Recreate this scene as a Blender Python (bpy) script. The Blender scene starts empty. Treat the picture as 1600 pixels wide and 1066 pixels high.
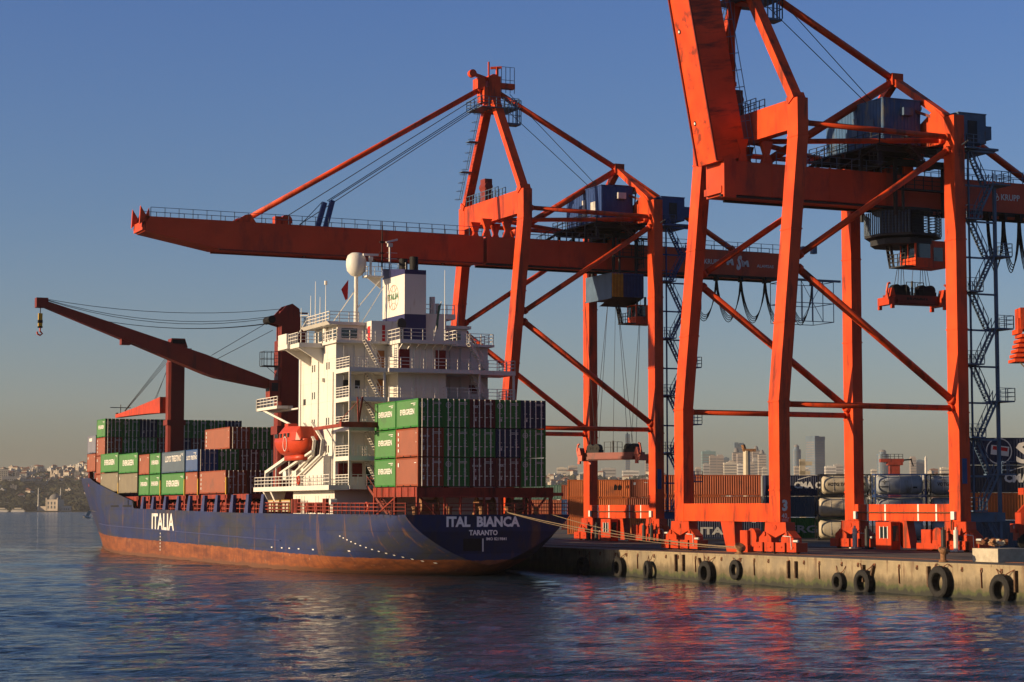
import bpy, math, random
from mathutils import Vector, Matrix
R=math.radians
sc=bpy.context.scene
col=sc.collection
rnd=random.Random(7)
# ---------------------------------------------------------------- camera
TH=R(24.5); PT=math.atan(261/3250)
fwh=Vector((math.sin(TH),math.cos(TH),0)); rth=Vector((math.cos(TH),-math.sin(TH),0))
cd=bpy.data.cameras.new('camera'); cam=bpy.data.objects.new('camera',cd); col.objects.link(cam)
cam.location=(0,0,5.9); cam.rotation_euler=(R(90)+PT,0,-TH)
cd.lens=36*3250/1600; cd.sensor_width=36; cd.clip_start=0.5; cd.clip_end=40000
sc.camera=cam
# ---------------------------------------------------------------- sky, sun, exposure
SUN_EL=R(13); SD=Vector((-0.9916*math.cos(SUN_EL),0.129*math.cos(SUN_EL),math.sin(SUN_EL)))
w=bpy.data.worlds.new('World'); sc.world=w; w.use_nodes=True
wn=w.node_tree.nodes; wl=w.node_tree.links
bg=wn['Background']; sky=wn.new('ShaderNodeTexSky'); sky.sky_type='NISHITA'; sky.sun_disc=False
sky.sun_elevation=SUN_EL; sky.sun_rotation=math.atan2(SD.x,SD.y)
sky.air_density=1.0; sky.dust_density=1.2; sky.ozone_density=4.2; sky.altitude=50
tint=wn.new('ShaderNodeMix'); tint.data_type='RGBA'; tint.blend_type='MULTIPLY'; tint.inputs[0].default_value=1; 
wt=wn.new('ShaderNodeTexCoord'); wz=wn.new('ShaderNodeSeparateXYZ'); wr=wn.new('ShaderNodeValToRGB')   # air colour: dusty near the horizon, clear above
wl.new(wt.outputs['Generated'],wz.inputs[0]); wl.new(wz.outputs[2],wr.inputs[0]); wl.new(wr.outputs[0],tint.inputs[7])
wr.color_ramp.elements[0].position=0.0; wr.color_ramp.elements[0].color=(1.30,1.04,0.90,1)
wr.color_ramp.elements[1].position=0.30; wr.color_ramp.elements[1].color=(1.03,1.08,1.52,1)
e_=wr.color_ramp.elements.new(0.62); e_.color=(1.02,0.96,0.98,1)
e_=wr.color_ramp.elements.new(0.05); e_.color=(1.62,1.31,1.25,1)
e_=wr.color_ramp.elements.new(0.14); e_.color=(1.28,1.18,1.32,1)
wl.new(sky.outputs[0],tint.inputs[6]); wl.new(tint.outputs[2],bg.inputs[0]); bg.inputs[1].default_value=0.052
sl=bpy.data.lights.new('sun','SUN'); sl.energy=5.0; sl.angle=R(0.53); sl.color=(1.0,0.74,0.45)
so=bpy.data.objects.new('sun',sl); col.objects.link(so); so.rotation_euler=(-SD).to_track_quat('-Z','Y').to_euler()
sc.view_settings.view_transform='Standard'; sc.view_settings.look='None'
sc.view_settings.exposure=0.78; sc.view_settings.gamma=1.0
# ---------------------------------------------------------------- materials
def pm(name,c,rough=0.55,metal=0.0,var=0.12,scale=1.5,rust=None,ramt=0.0,rscale=(1.2,1.2,0.25),bump=0.0,spec=0.22,grime=0.0):
    c=tuple(x*0.66 for x in c); rust=tuple(x*0.66 for x in rust) if rust else None
    m=bpy.data.materials.new(name); m.use_nodes=True; nt=m.node_tree; N=nt.nodes; L=nt.links
    b=N['Principled BSDF']; b.inputs['Roughness'].default_value=rough; b.inputs['Metallic'].default_value=metal
    b.inputs['Specular IOR Level'].default_value=spec
    tc=N.new('ShaderNodeTexCoord'); oi=N.new('ShaderNodeObjectInfo')
    ad=N.new('ShaderNodeVectorMath'); ad.operation='ADD'; L.new(tc.outputs['Object'],ad.inputs[0])
    mu=N.new('ShaderNodeMath'); mu.operation='MULTIPLY'; mu.inputs[1].default_value=37.0; L.new(oi.outputs['Random'],mu.inputs[0]); L.new(mu.outputs[0],ad.inputs[1])
    n=N.new('ShaderNodeTexNoise'); n.inputs['Scale'].default_value=scale; n.inputs['Detail'].default_value=5; L.new(ad.outputs[0],n.inputs['Vector'])
    mp=N.new('ShaderNodeMapRange'); mp.inputs[1].default_value=0.3; mp.inputs[2].default_value=0.7; mp.inputs[3].default_value=1-var; mp.inputs[4].default_value=1+var
    L.new(n.outputs[0],mp.inputs[0])
    mx=N.new('ShaderNodeMix'); mx.data_type='RGBA'; mx.blend_type='MULTIPLY'; mx.inputs[0].default_value=1
    mx.inputs[6].default_value=(*c,1); L.new(mp.outputs[0],mx.inputs[7]); out=mx.outputs[2]
    if rust:
        ma=N.new('ShaderNodeMapping'); ma.inputs['Scale'].default_value=rscale; L.new(ad.outputs[0],ma.inputs[0])
        n2=N.new('ShaderNodeTexNoise'); n2.inputs['Scale'].default_value=1.0; n2.inputs['Detail'].default_value=8; n2.inputs['Roughness'].default_value=0.7; L.new(ma.outputs[0],n2.inputs['Vector'])
        m2=N.new('ShaderNodeMapRange'); m2.inputs[1].default_value=0.62-ramt*0.3; m2.inputs[2].default_value=0.72-ramt*0.2; L.new(n2.outputs[0],m2.inputs[0])
        mx2=N.new('ShaderNodeMix'); mx2.data_type='RGBA'; L.new(m2.outputs[0],mx2.inputs[0]); L.new(out,mx2.inputs[6]); mx2.inputs[7].default_value=(*rust,1); out=mx2.outputs[2]
    L.new(out,b.inputs['Base Color'])
    if bump:
        bp=N.new('ShaderNodeBump'); bp.inputs['Strength'].default_value=bump; bp.inputs['Distance'].default_value=0.05; L.new(n.outputs[0],bp.inputs['Height']); L.new(bp.outputs[0],b.inputs['Normal'])
    return m
RU=(0.13,0.045,0.02)
M={}
def mm(k,*a,**q): M[k]=pm(k,*a,**q); return M[k]
mm('crane_orange',(0.74,0.074,0.013),0.5,var=0.22,scale=0.45,rust=(0.22,0.036,0.016),ramt=0.38,rscale=(0.9,0.9,0.16))
mm('boom_red',(0.64,0.075,0.022),0.5,var=0.14,scale=0.4,rust=(0.34,0.05,0.025),ramt=0.3,rscale=(0.3,0.3,0.1))
mm('bogie_orange',(0.56,0.058,0.016),0.45,var=0.15,scale=1.2,rust=(0.2,0.05,0.03),ramt=0.3)
mm('crane_blue',(0.09,0.15,0.24),0.5,var=0.15,scale=1,rust=(0.12,0.1,0.08),ramt=0.15)
mm('house_blue',(0.05,0.12,0.25),0.5,var=0.15,scale=0.8,rust=(0.2,0.2,0.16),ramt=0.3)
mm('deep_blue',(0.03,0.07,0.22),0.5,var=0.12)
mm('dark_metal',(0.03,0.032,0.036),0.6,var=0.2)
mm('black',(0.012,0.012,0.013),0.7,var=0.3)
mm('rope_steel',(0.04,0.04,0.045),0.6)
mm('mooring_rope',(0.27,0.20,0.125),0.9,var=0.2,scale=6)
mm('ship_white',(0.80,0.77,0.70),0.45,var=0.04,scale=0.5,rust=(0.55,0.42,0.27),ramt=0.10,rscale=(1.5,1.5,0.16))
mm('ship_red',(0.30,0.048,0.028),0.55,var=0.18,scale=1,rust=(0.10,0.025,0.018),ramt=0.4)
mm('ship_crane_red',(0.22,0.032,0.019),0.5,var=0.12,scale=0.6,rust=(0.12,0.025,0.02),ramt=0.25)
mm('deck_red',(0.16,0.035,0.025),0.8,var=0.3)
mm('hull_blue_paint',(0.05,0.06,0.16),0.5,var=0.15)
mm('funnel_blue',(0.035,0.036,0.12),0.45,var=0.1)
mm('lifeboat_orange',(0.56,0.062,0.022),0.4,var=0.08)
mm('louvre_red',(0.16,0.012,0.012),0.6)
mm('door_wood',(0.32,0.13,0.05),0.6)
mm('flag_red',(0.62,0.03,0.03),0.8)
mm('galvanised',(0.72,0.68,0.60),0.45,var=0.15)
mm('paint_white',(0.82,0.80,0.75),0.5,var=0.05)
mm('paint_grey',(0.62,0.60,0.56),0.6)
mm('sign_white',(1.2,1.17,1.1),0.6,var=0.05)
mm('emblem_green',(0.10,0.22,0.12),0.6)
mm('emblem_orange',(0.45,0.14,0.06),0.6)
mm('yellow',(0.60,0.36,0.04),0.6,var=0.2)
mm('glass_dark',(0.02,0.03,0.035),0.08,var=0.1,spec=0.8)
mm('concrete_light',(0.50,0.44,0.33),0.85,var=0.15,scale=3,bump=0.3)
mm('tyre',(0.018,0.017,0.016),0.75,var=0.35,scale=8,bump=0.4)
mm('rust',(0.16,0.06,0.03),0.85,var=0.4,scale=5,bump=0.4)
mm('rust_old',(0.30,0.15,0.07),0.85,var=0.4,scale=4,bump=0.3)
mm('wood_old',(0.10,0.06,0.035),0.9,var=0.4,scale=5)
mm('tank_cream',(0.56,0.49,0.36),0.4,var=0.1,scale=0.8,rust=(0.25,0.2,0.14),ramt=0.2,rscale=(1,0.6,0.4))
mm('tank_grey',(0.34,0.37,0.40),0.4,var=0.12,scale=0.8,rust=(0.2,0.18,0.15),ramt=0.2,rscale=(1,0.6,0.4))
CC={'green':(0.040,0.205,0.038),'brown':(0.29,0.065,0.024),'maroon':(0.13,0.026,0.02),'blue':(0.026,0.08,0.23),'slate':(0.062,0.105,0.155),
    'navy':(0.018,0.026,0.07),'tan':(0.20,0.17,0.115),'orange':(0.62,0.15,0.03),'greyblue':(0.17,0.18,0.24),'rustred':(0.42,0.10,0.035),'grey':(0.35,0.36,0.34),'black':(0.035,0.04,0.055),'greenblue':(0.10,0.20,0.15)}
for k,c in CC.items(): mm('box_'+k,c,0.5,var=0.10,scale=0.7,rust=tuple(x*0.5+0.02 for x in c),ramt=0.15,rscale=(1.5,0.5,0.4))

# hull: blue topsides, rust red boot top, streaks and scrapes
def hull_mat():
    m=bpy.data.materials.new('hull_paint'); m.use_nodes=True; nt=m.node_tree; N=nt.nodes; L=nt.links; b=N['Principled BSDF']; b.inputs['Roughness'].default_value=0.6; b.inputs['Specular IOR Level'].default_value=0.2
    tc=N.new('ShaderNodeTexCoord'); sp=N.new('ShaderNodeSeparateXYZ'); L.new(tc.outputs['Object'],sp.inputs[0])
    def noise(sc_,scale,det=6,rough=0.6):
        ma=N.new('ShaderNodeMapping'); ma.inputs['Scale'].default_value=sc_; L.new(tc.outputs['Object'],ma.inputs[0])
        n=N.new('ShaderNodeTexNoise'); n.inputs['Scale'].default_value=scale; n.inputs['Detail'].default_value=det; n.inputs['Roughness'].default_value=rough; L.new(ma.outputs[0],n.inputs['Vector']); return n.outputs[0]
    def mr(x,a,b_,c=0,d=1):
        n=N.new('ShaderNodeMapRange'); n.inputs[1].default_value=a; n.inputs[2].default_value=b_; n.inputs[3].default_value=c; n.inputs[4].default_value=d; L.new(x,n.inputs[0]); return n.outputs[0]
    def mix(f,a,c,bt='MIX'):
        n=N.new('ShaderNodeMix'); n.data_type='RGBA'; n.blend_type=bt
        if isinstance(f,float): n.inputs[0].default_value=f
        else: L.new(f,n.inputs[0])
        for i,v in ((6,a),(7,c)):
            if isinstance(v,tuple): n.inputs[i].default_value=(*v,1)
            else: L.new(v,n.inputs[i])
        return n.outputs[2]
    def math_(op,a,b_):
        n=N.new('ShaderNodeMath'); n.operation=op
        for i,v in ((0,a),(1,b_)):
            if isinstance(v,(int,float)): n.inputs[i].default_value=v
            else: L.new(v,n.inputs[i])
        return n.outputs[0]
    blue=mix(mr(noise((1,1,1),0.25),0.35,0.65),(0.012,0.020,0.070),(0.019,0.029,0.088))
    blue=mix(mr(noise((0.5,0.07,0.35),1.0,9,0.7),0.47,0.62,0,0.85),blue,(0.030,0.031,0.036))
    blue=mix(mr(noise((1,0.12,0.5),1.1,8,0.75),0.52,0.66,0,0.8),blue,(0.030,0.031,0.040))     # scraped dark streaks
    blue=mix(mr(noise((0.3,0.9,0.07),1.2,7,0.7),0.575,0.67,0,0.75),blue,(0.13,0.062,0.035))      # rust runs
    blue=mix(mr(noise((0.3,0.25,0.7),1.3,9,0.8),0.64,0.72,0,0.7),blue,(0.14,0.14,0.16))
    boot=mix(mr(noise((1,0.25,1.2),1.0,8,0.7),0.35,0.62),(0.25,0.078,0.026),(0.11,0.036,0.019))
    boot=mix(mr(noise((1,0.5,0.3),2.2,8,0.8),0.62,0.68,0,0.8),boot,(0.45,0.35,0.24))
    br=N.new('ShaderNodeTexBrick'); br.inputs['Scale'].default_value=1.0; br.inputs['Mortar Size'].default_value=0.03; br.inputs['Brick Width'].default_value=7.5; br.inputs['Row Height'].default_value=1.9; br.inputs['Color1'].default_value=(1,1,1,1); br.inputs['Color2'].default_value=(.86,.86,.88,1); br.inputs['Mortar'].default_value=(.66,.6,.58,1)
    cb=N.new('ShaderNodeCombineXYZ'); L.new(sp.outputs[1],cb.inputs[0]); L.new(sp.outputs[2],cb.inputs[1]); L.new(cb.outputs[0],br.inputs['Vector'])
    blue=mix(0.8,blue,br.outputs[0],'MULTIPLY'); boot=mix(0.8,boot,br.outputs[0],'MULTIPLY')
    boot=mix(mr(noise((0.3,1.4,0.10),1.0,8,0.75),0.50,0.66,0,0.85),boot,(0.075,0.030,0.018))
    blue=mix(mr(noise((2,1.2,2),1.6,6,0.8),0.70,0.74,0,0.8),blue,(0.30,0.28,0.24))
    boot=mix(mr(noise((2,1.5,3),1.5,6,0.8),0.66,0.70,0,0.8),boot,(0.38,0.30,0.2))
    lev=math_('SUBTRACT',sp.outputs[2],math_('MULTIPLY',sp.outputs[1],0.0075))
    lev=math_('ADD',lev,math_('MULTIPLY',noise((1,0.6,1),1.2),0.35))
    c=mix(mr(lev,1.42,1.46),boot,blue)
    wet=mr(math_('ADD',sp.outputs[2],math_('MULTIPLY',noise((1,0.4,1),1.5),0.9)),0.55,0.75)
    c=mix(wet,(0.10,0.045,0.025),c)
    L.new(c,b.inputs['Base Color'])
    bp=N.new('ShaderNodeBump'); bp.inputs['Strength'].default_value=0.35; bp.inputs['Distance'].default_value=0.12; L.new(noise((0.4,0.4,0.4),1.0,3),bp.inputs['Height']); L.new(bp.outputs[0],b.inputs['Normal'])
    return m
M['hull']=hull_mat()
def quay_mat():
    m=bpy.data.materials.new('quay_concrete'); m.use_nodes=True; nt=m.node_tree; N=nt.nodes; L=nt.links; b=N['Principled BSDF']; b.inputs['Roughness'].default_value=0.85
    tc=N.new('ShaderNodeTexCoord'); sp=N.new('ShaderNodeSeparateXYZ'); L.new(tc.outputs['Object'],sp.inputs[0])
    def noise(s,scale,det=8,r=0.65):
        ma=N.new('ShaderNodeMapping'); ma.inputs['Scale'].default_value=s; L.new(tc.outputs['Object'],ma.inputs[0])
        n=N.new('ShaderNodeTexNoise'); n.inputs['Scale'].default_value=scale; n.inputs['Detail'].default_value=det; n.inputs['Roughness'].default_value=r; L.new(ma.outputs[0],n.inputs['Vector']); return n.outputs[0]
    def mr(x,a,b_,c=0,d=1):
        n=N.new('ShaderNodeMapRange'); n.inputs[1].default_value=a; n.inputs[2].default_value=b_; n.inputs[3].default_value=c; n.inputs[4].default_value=d; L.new(x,n.inputs[0]); return n.outputs[0]
    def mix(f,a,c):
        n=N.new('ShaderNodeMix'); n.data_type='RGBA'; L.new(f,n.inputs[0])
        for i,v in ((6,a),(7,c)):
            if isinstance(v,tuple): n.inputs[i].default_value=(*v,1)
            else: L.new(v,n.inputs[i])
        return n.outputs[2]
    c=mix(mr(noise((1,1,1),0.8),0.3,0.7),(0.25,0.195,0.115),(0.155,0.122,0.070))
    c=mix(mr(noise((1,1,1),9),0.56,0.68,0,0.8),c,(0.16,0.12,0.08))
    c=mix(mr(noise((1,1.6,0.16),1.3),0.53,0.64,0,0.85),c,(0.095,0.055,0.03))
    c=mix(mr(noise((1,0.5,0.5),0.5),0.50,0.62,0,0.6),c,(0.12,0.10,0.07))
    ad=N.new('ShaderNodeMath'); ad.operation='MULTIPLY_ADD'; L.new(noise((1,1.2,0.5),1.2),ad.inputs[0]); ad.inputs[1].default_value=1.5; L.new(sp.outputs[2],ad.inputs[2])
    c=mix(mr(ad.outputs[0],1.45,1.95),(0.085,0.066,0.036),c)
    c=mix(mr(ad.outputs[0],1.05,1.30),(0.036,0.042,0.012),c)
    c=mix(mr(ad.outputs[0],0.75,0.95),(0.012,0.013,0.008),c)
    L.new(c,b.inputs['Base Color'])
    bp=N.new('ShaderNodeBump'); bp.inputs['Strength'].default_value=0.6; bp.inputs['Distance'].default_value=0.06; L.new(noise((1,1,1),3),bp.inputs['Height']); L.new(bp.outputs[0],b.inputs['Normal'])
    return m
M['quay']=quay_mat()
M['asphalt']=pm('asphalt',(0.135,0.115,0.096),0.85,var=0.3,scale=0.25,rust=(0.035,0.033,0.03),ramt=0.4,rscale=(0.25,0.06,1))
def water_mat():
    m=bpy.data.materials.new('sea_water'); m.use_nodes=True; nt=m.node_tree; N=nt.nodes; L=nt.links; b=N['Principled BSDF']
    b.inputs['Base Color'].default_value=(0.010,0.022,0.034,1); b.inputs['Roughness'].default_value=0.07; b.inputs['IOR'].default_value=1.333
    tc=N.new('ShaderNodeTexCoord')
    def noise(rot,s,scale,det=3,r=0.5):
        ma=N.new('ShaderNodeMapping'); ma.inputs['Rotation'].default_value=(0,0,rot); ma.inputs['Scale'].default_value=s; L.new(tc.outputs['Object'],ma.inputs[0])
        n=N.new('ShaderNodeTexNoise'); n.inputs['Scale'].default_value=scale; n.inputs['Detail'].default_value=det; n.inputs['Roughness'].default_value=r; n.inputs['Distortion'].default_value=0.4; L.new(ma.outputs[0],n.inputs['Vector']); return n.outputs[0]
    def ma2(a,k,c):
        n=N.new('ShaderNodeMath'); n.operation='MULTIPLY_ADD'; L.new(a,n.inputs[0]); n.inputs[1].default_value=k
        if c is None: n.inputs[2].default_value=0
        else: L.new(c,n.inputs[2])
        return n.outputs[0]
    h=ma2(noise(R(18),(0.4,1,1),0.9,3),0.5,None)
    h=ma2(noise(R(32),(0.4,1,1),2.6,3,0.6),0.22,h)
    h=ma2(noise(R(22),(0.5,1,1),8.0,2,0.6),0.06,h)
    vl=N.new('ShaderNodeVectorMath'); vl.operation='LENGTH'; L.new(tc.outputs['Object'],vl.inputs[0])
    fm=N.new('ShaderNodeMapRange'); fm.inputs[1].default_value=90; fm.inputs[2].default_value=380; fm.inputs[3].default_value=0; fm.inputs[4].default_value=1; L.new(vl.outputs['Value'],fm.inputs[0])
    bp=N.new('ShaderNodeBump'); bp.inputs['Strength'].default_value=1.0; bp.inputs['Distance'].default_value=0.42; L.new(h,bp.inputs['Height'])
    # slopes of the unresolved chop further out, given directly as a tilted normal
    def slope(rot,s,scale,k0,k1,acc):
        ma=N.new('ShaderNodeMapping'); ma.inputs['Rotation'].default_value=(0,0,rot); ma.inputs['Scale'].default_value=s; L.new(tc.outputs['Object'],ma.inputs[0])
        n=N.new('ShaderNodeTexNoise'); n.inputs['Scale'].default_value=scale; n.inputs['Detail'].default_value=3; n.inputs['Roughness'].default_value=0.6; L.new(ma.outputs[0],n.inputs['Vector'])
        sb=N.new('ShaderNodeVectorMath'); sb.operation='SUBTRACT'; L.new(n.outputs['Color'],sb.inputs[0]); sb.inputs[1].default_value=(.5,.5,.5)
        sx=N.new('ShaderNodeSeparateXYZ'); L.new(sb.outputs[0],sx.inputs[0])
        p1=N.new('ShaderNodeVectorMath'); p1.operation='SCALE'; p1.inputs[0].default_value=(fwh.x,fwh.y,0); L.new(sx.outputs[0],p1.inputs['Scale'])
        p2=N.new('ShaderNodeVectorMath'); p2.operation='SCALE'; p2.inputs[0].default_value=(rth.x*.35,rth.y*.35,0); L.new(sx.outputs[1],p2.inputs['Scale'])
        ml=N.new('ShaderNodeVectorMath'); ml.operation='ADD'; L.new(p1.outputs[0],ml.inputs[0]); L.new(p2.outputs[0],ml.inputs[1])
        kk=N.new('ShaderNodeMapRange'); kk.inputs[1].default_value=0; kk.inputs[2].default_value=1; kk.inputs[3].default_value=k0; kk.inputs[4].default_value=k1; L.new(fm.outputs[0],kk.inputs[0])
        sc_=N.new('ShaderNodeVectorMath'); sc_.operation='SCALE'; L.new(ml.outputs[0],sc_.inputs[0]); L.new(kk.outputs[0],sc_.inputs['Scale'])
        ad=N.new('ShaderNodeVectorMath'); ad.operation='ADD'; L.new(acc,ad.inputs[0]); L.new(sc_.outputs[0],ad.inputs[1]); return ad.outputs[0]
    v=slope(R(24),(0.4,1,1),0.35,0.0,1.3,bp.outputs[0]); v=slope(R(15),(0.5,1,1),2.2,0.15,1.6,v); v=slope(R(30),(0.25,1,1),0.03,0.0,0.5,v)
    nn=N.new('ShaderNodeVectorMath'); nn.operation='NORMALIZE'; L.new(v,nn.inputs[0]); L.new(nn.outputs[0],b.inputs['Normal'])
    return m
M['water']=water_mat()

# ---------------------------------------------------------------- mesh helpers
class MB:
    def __init__(s): s.v=[]; s.f=[]; s.m=[]
    def add(s,vs,fs,m=0):
        o=len(s.v); s.v+= [tuple(x) for x in vs]; s.f+=[tuple(i+o for i in f) for f in fs]; s.m+=[m]*len(fs); return s
    def box(s,x0,x1,y0,y1,z0,z1,m=0):
        vs=[(x,y,z) for z in (z0,z1) for y in (y0,y1) for x in (x0,x1)]
        return s.add(vs,[(0,2,3,1),(4,5,7,6),(0,1,5,4),(2,6,7,3),(0,4,6,2),(1,3,7,5)],m)
    def beam(s,a,b,w,h,up=(0,0,1),m=0):
        a=Vector(a); b=Vector(b); d=(b-a).normalized(); u=Vector(up)
        if abs(d.dot(u))>0.99: u=Vector((0,1,0))
        r=d.cross(u).normalized(); u=r.cross(d).normalized()
        vs=[p+r*sx*w/2+u*sz*h/2 for p in (a,b) for sz in (-1,1) for sx in (-1,1)]
        return s.add(vs,[(0,2,3,1),(4,5,7,6),(0,1,5,4),(2,6,7,3),(0,4,6,2),(1,3,7,5)],m)
    def tube(s,pts,r,n=8,m=0,cap=True,close=False):
        pts=[Vector(p) for p in pts]; rr=r if isinstance(r,(list,tuple)) else [r]*len(pts)
        o=len(s.v); prev=None
        for i,p in enumerate(pts):
            if close: d=(pts[(i+1)%len(pts)]-pts[i-1])
            else: d=pts[min(i+1,len(pts)-1)]-pts[max(i-1,0)]
            d=d.normalized()
            u=prev if prev is not None else (Vector((0,0,1)) if abs(d.z)<0.95 else Vector((0,1,0)))
            a=d.cross(u).normalized(); u=a.cross(d).normalized(); prev=u
            for k in range(n):
                t=2*math.pi*k/n; s.v.append(tuple(p+(a*math.cos(t)+u*math.sin(t))*rr[i]))
        L=len(pts)
        for i in range(L if close else L-1):
            j=(i+1)%L
            for k in range(n):
                k2=(k+1)%n; s.f.append((o+i*n+k,o+i*n+k2,o+j*n+k2,o+j*n+k)); s.m.append(m)
        if cap and not close:
            s.f.append(tuple(o+k for k in reversed(range(n)))); s.m.append(m)
            s.f.append(tuple(o+(L-1)*n+k for k in range(n))); s.m.append(m)
        return s
    def prism(s,pts,vec,m=0):
        """closed polygon of 3D points extruded along vec"""
        n=len(pts); v=Vector(vec); vs=[Vector(p) for p in pts]+[Vector(p)+v for p in pts]
        return s.add(vs,[tuple(reversed(range(n))),tuple(range(n,2*n))]+[(i,(i+1)%n,n+(i+1)%n,n+i) for i in range(n)],m)
    def rail(s,pts,h=1.0,r=0.03,step=1.4,n=3,m=0,post=None):
        pts=[Vector(p) for p in pts]
        for a,b in zip(pts,pts[1:]):
            for k in range(1,n+1):
                z=Vector((0,0,h*k/n)); s.beam(a+z,b+z,r*1.6,r*1.6,m=m)
            c=max(1,round((b-a).length/step))
            for i in range(c+1):
                p=a+(b-a)*i/c; s.beam(p,p+Vector((0,0,h)),(post or r)*2,(post or r)*2,(0,1,0),m)
        return s
    def stair(s,a,b,w,side,steps=10,m=0,hr=0.9,r=0.035):
        """inclined ladder from a to b, width w along vector side"""
        a=Vector(a); b=Vector(b); sd=Vector(side).normalized()*w
        for o in (Vector((0,0,0)),sd):
            s.beam(a+o,b+o,0.06,0.2,m=m); s.beam(a+o+Vector((0,0,hr)),b+o+Vector((0,0,hr)),r*1.6,r*1.6,m=m)
            for t in (0.02,0.33,0.66,0.98):
                p=a+o+(b-a)*t; s.beam(p,p+Vector((0,0,hr)),r*1.6,r*1.6,(0,1,0),m)
        for i in range(steps):
            p=a+(b-a)*((i+0.5)/steps); q=p+sd
            d=(b-a); d.z=0; d=d.normalized()*0.13
            s.add([p-d,p+d,q+d,q-d,p-d+Vector((0,0,.04)),p+d+Vector((0,0,.04)),q+d+Vector((0,0,.04)),q-d+Vector((0,0,.04))],[(0,1,2,3),(7,6,5,4),(0,4,5,1),(1,5,6,2),(2,6,7,3),(3,7,4,0)],m)
        return s
    def data(s,name,mats,smooth=False):
        me=bpy.data.meshes.new(name); me.from_pydata(s.v,[],s.f)
        for mt in (mats if isinstance(mats,(list,tuple)) else [mats]): me.materials.append(M[mt] if isinstance(mt,str) else mt)
        me.polygons.foreach_set('material_index',s.m)
        if smooth: me.polygons.foreach_set('use_smooth',[True]*len(s.f))
        me.update(); return me
    def split(s,name,mats,parent=None):
        n=len(s.v); g=list(range(n))
        def find(a):
            while g[a]!=a: g[a]=g[g[a]]; a=g[a]
            return a
        for f in s.f:
            r=find(f[0])
            for i in f[1:]: g[find(i)]=r
        isl={}
        for fi,f in enumerate(s.f): isl.setdefault(find(f[0]),[]).append(fi)
        out=[]
        for fl in isl.values():
            q=MB(); mp={}
            for fi in fl:
                t=[]
                for i in s.f[fi]:
                    if i not in mp: mp[i]=len(q.v); q.v.append(s.v[i])
                    t.append(mp[i])
                q.f.append(tuple(t)); q.m.append(s.m[fi])
            out.append(q.build(name,mats,parent))
        return out
    def build(s,name,mats,parent=None,smooth=False,label=None):
        o=bpy.data.objects.new(name,s.data(name,mats,smooth)); col.objects.link(o)
        if parent is not None: o.parent=parent
        if label: o['label']=label
        return o
def fix(me):
    import bmesh
    bm=bmesh.new(); bm.from_mesh(me); bmesh.ops.recalc_face_normals(bm,faces=bm.faces); bm.to_mesh(me); bm.free()
def tag(o,label,cat,group=None):
    o['label']=label; o['category']=cat
    if group: o['group']=group
    return o
def thing(name,loc,rz,label,cat,group=None):
    o=bpy.data.objects.new(name,None); col.objects.link(o); o.location=loc; o.rotation_euler=(0,0,rz); o.empty_display_size=0.5
    return tag(o,label,cat,group)
def part(name,me,parent,loc=None):
    o=bpy.data.objects.new(name,me); col.objects.link(o); o.parent=parent
    if loc: o.location=loc
    return o
def struct(o,kind='structure'): o['kind']=kind; return o
_tc={}
def text2d(s,bold=0.0,res=2):
    k=(s,bold)
    if k not in _tc:
        c=bpy.data.curves.new('t','FONT'); c.body=s; c.size=1; c.offset=bold; c.resolution_u=res; c.fill_mode='FRONT'
        o=bpy.data.objects.new('t',c); col.objects.link(o); bpy.context.view_layer.update()
        dg=bpy.context.evaluated_depsgraph_get(); me=bpy.data.meshes.new_from_object(o.evaluated_get(dg))
        vs=[v.co.copy() for v in me.vertices]; fs=[tuple(p.vertices) for p in me.polygons]
        bpy.data.objects.remove(o); bpy.data.meshes.remove(me)
        x0=min(v.x for v in vs); x1=max(v.x for v in vs); y0=min(v.y for v in vs); y1=max(v.y for v in vs)
        _tc[k]=([((v.x-x0)/(x1-x0),(v.y-y0)/(y1-y0)) for v in vs],fs)
    return _tc[k]
def put_text(mb,s,o,xd,yd,w,h,bold=0.02,m=0,slant=0.0):
    vs,fs=text2d(s,bold); o=Vector(o); xd=Vector(xd).normalized(); yd=Vector(yd).normalized()
    mb.add([o+xd*(x*w+slant*y*h)+yd*(y*h) for x,y in vs],fs,m)
def fr(px,d,z=0.0):
    """ground frame of the view: lateral position from a bearing, at a real distance"""
    p=fwh*d+rth*((px-800)/3250*d); return Vector((p.x,p.y,z))

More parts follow.
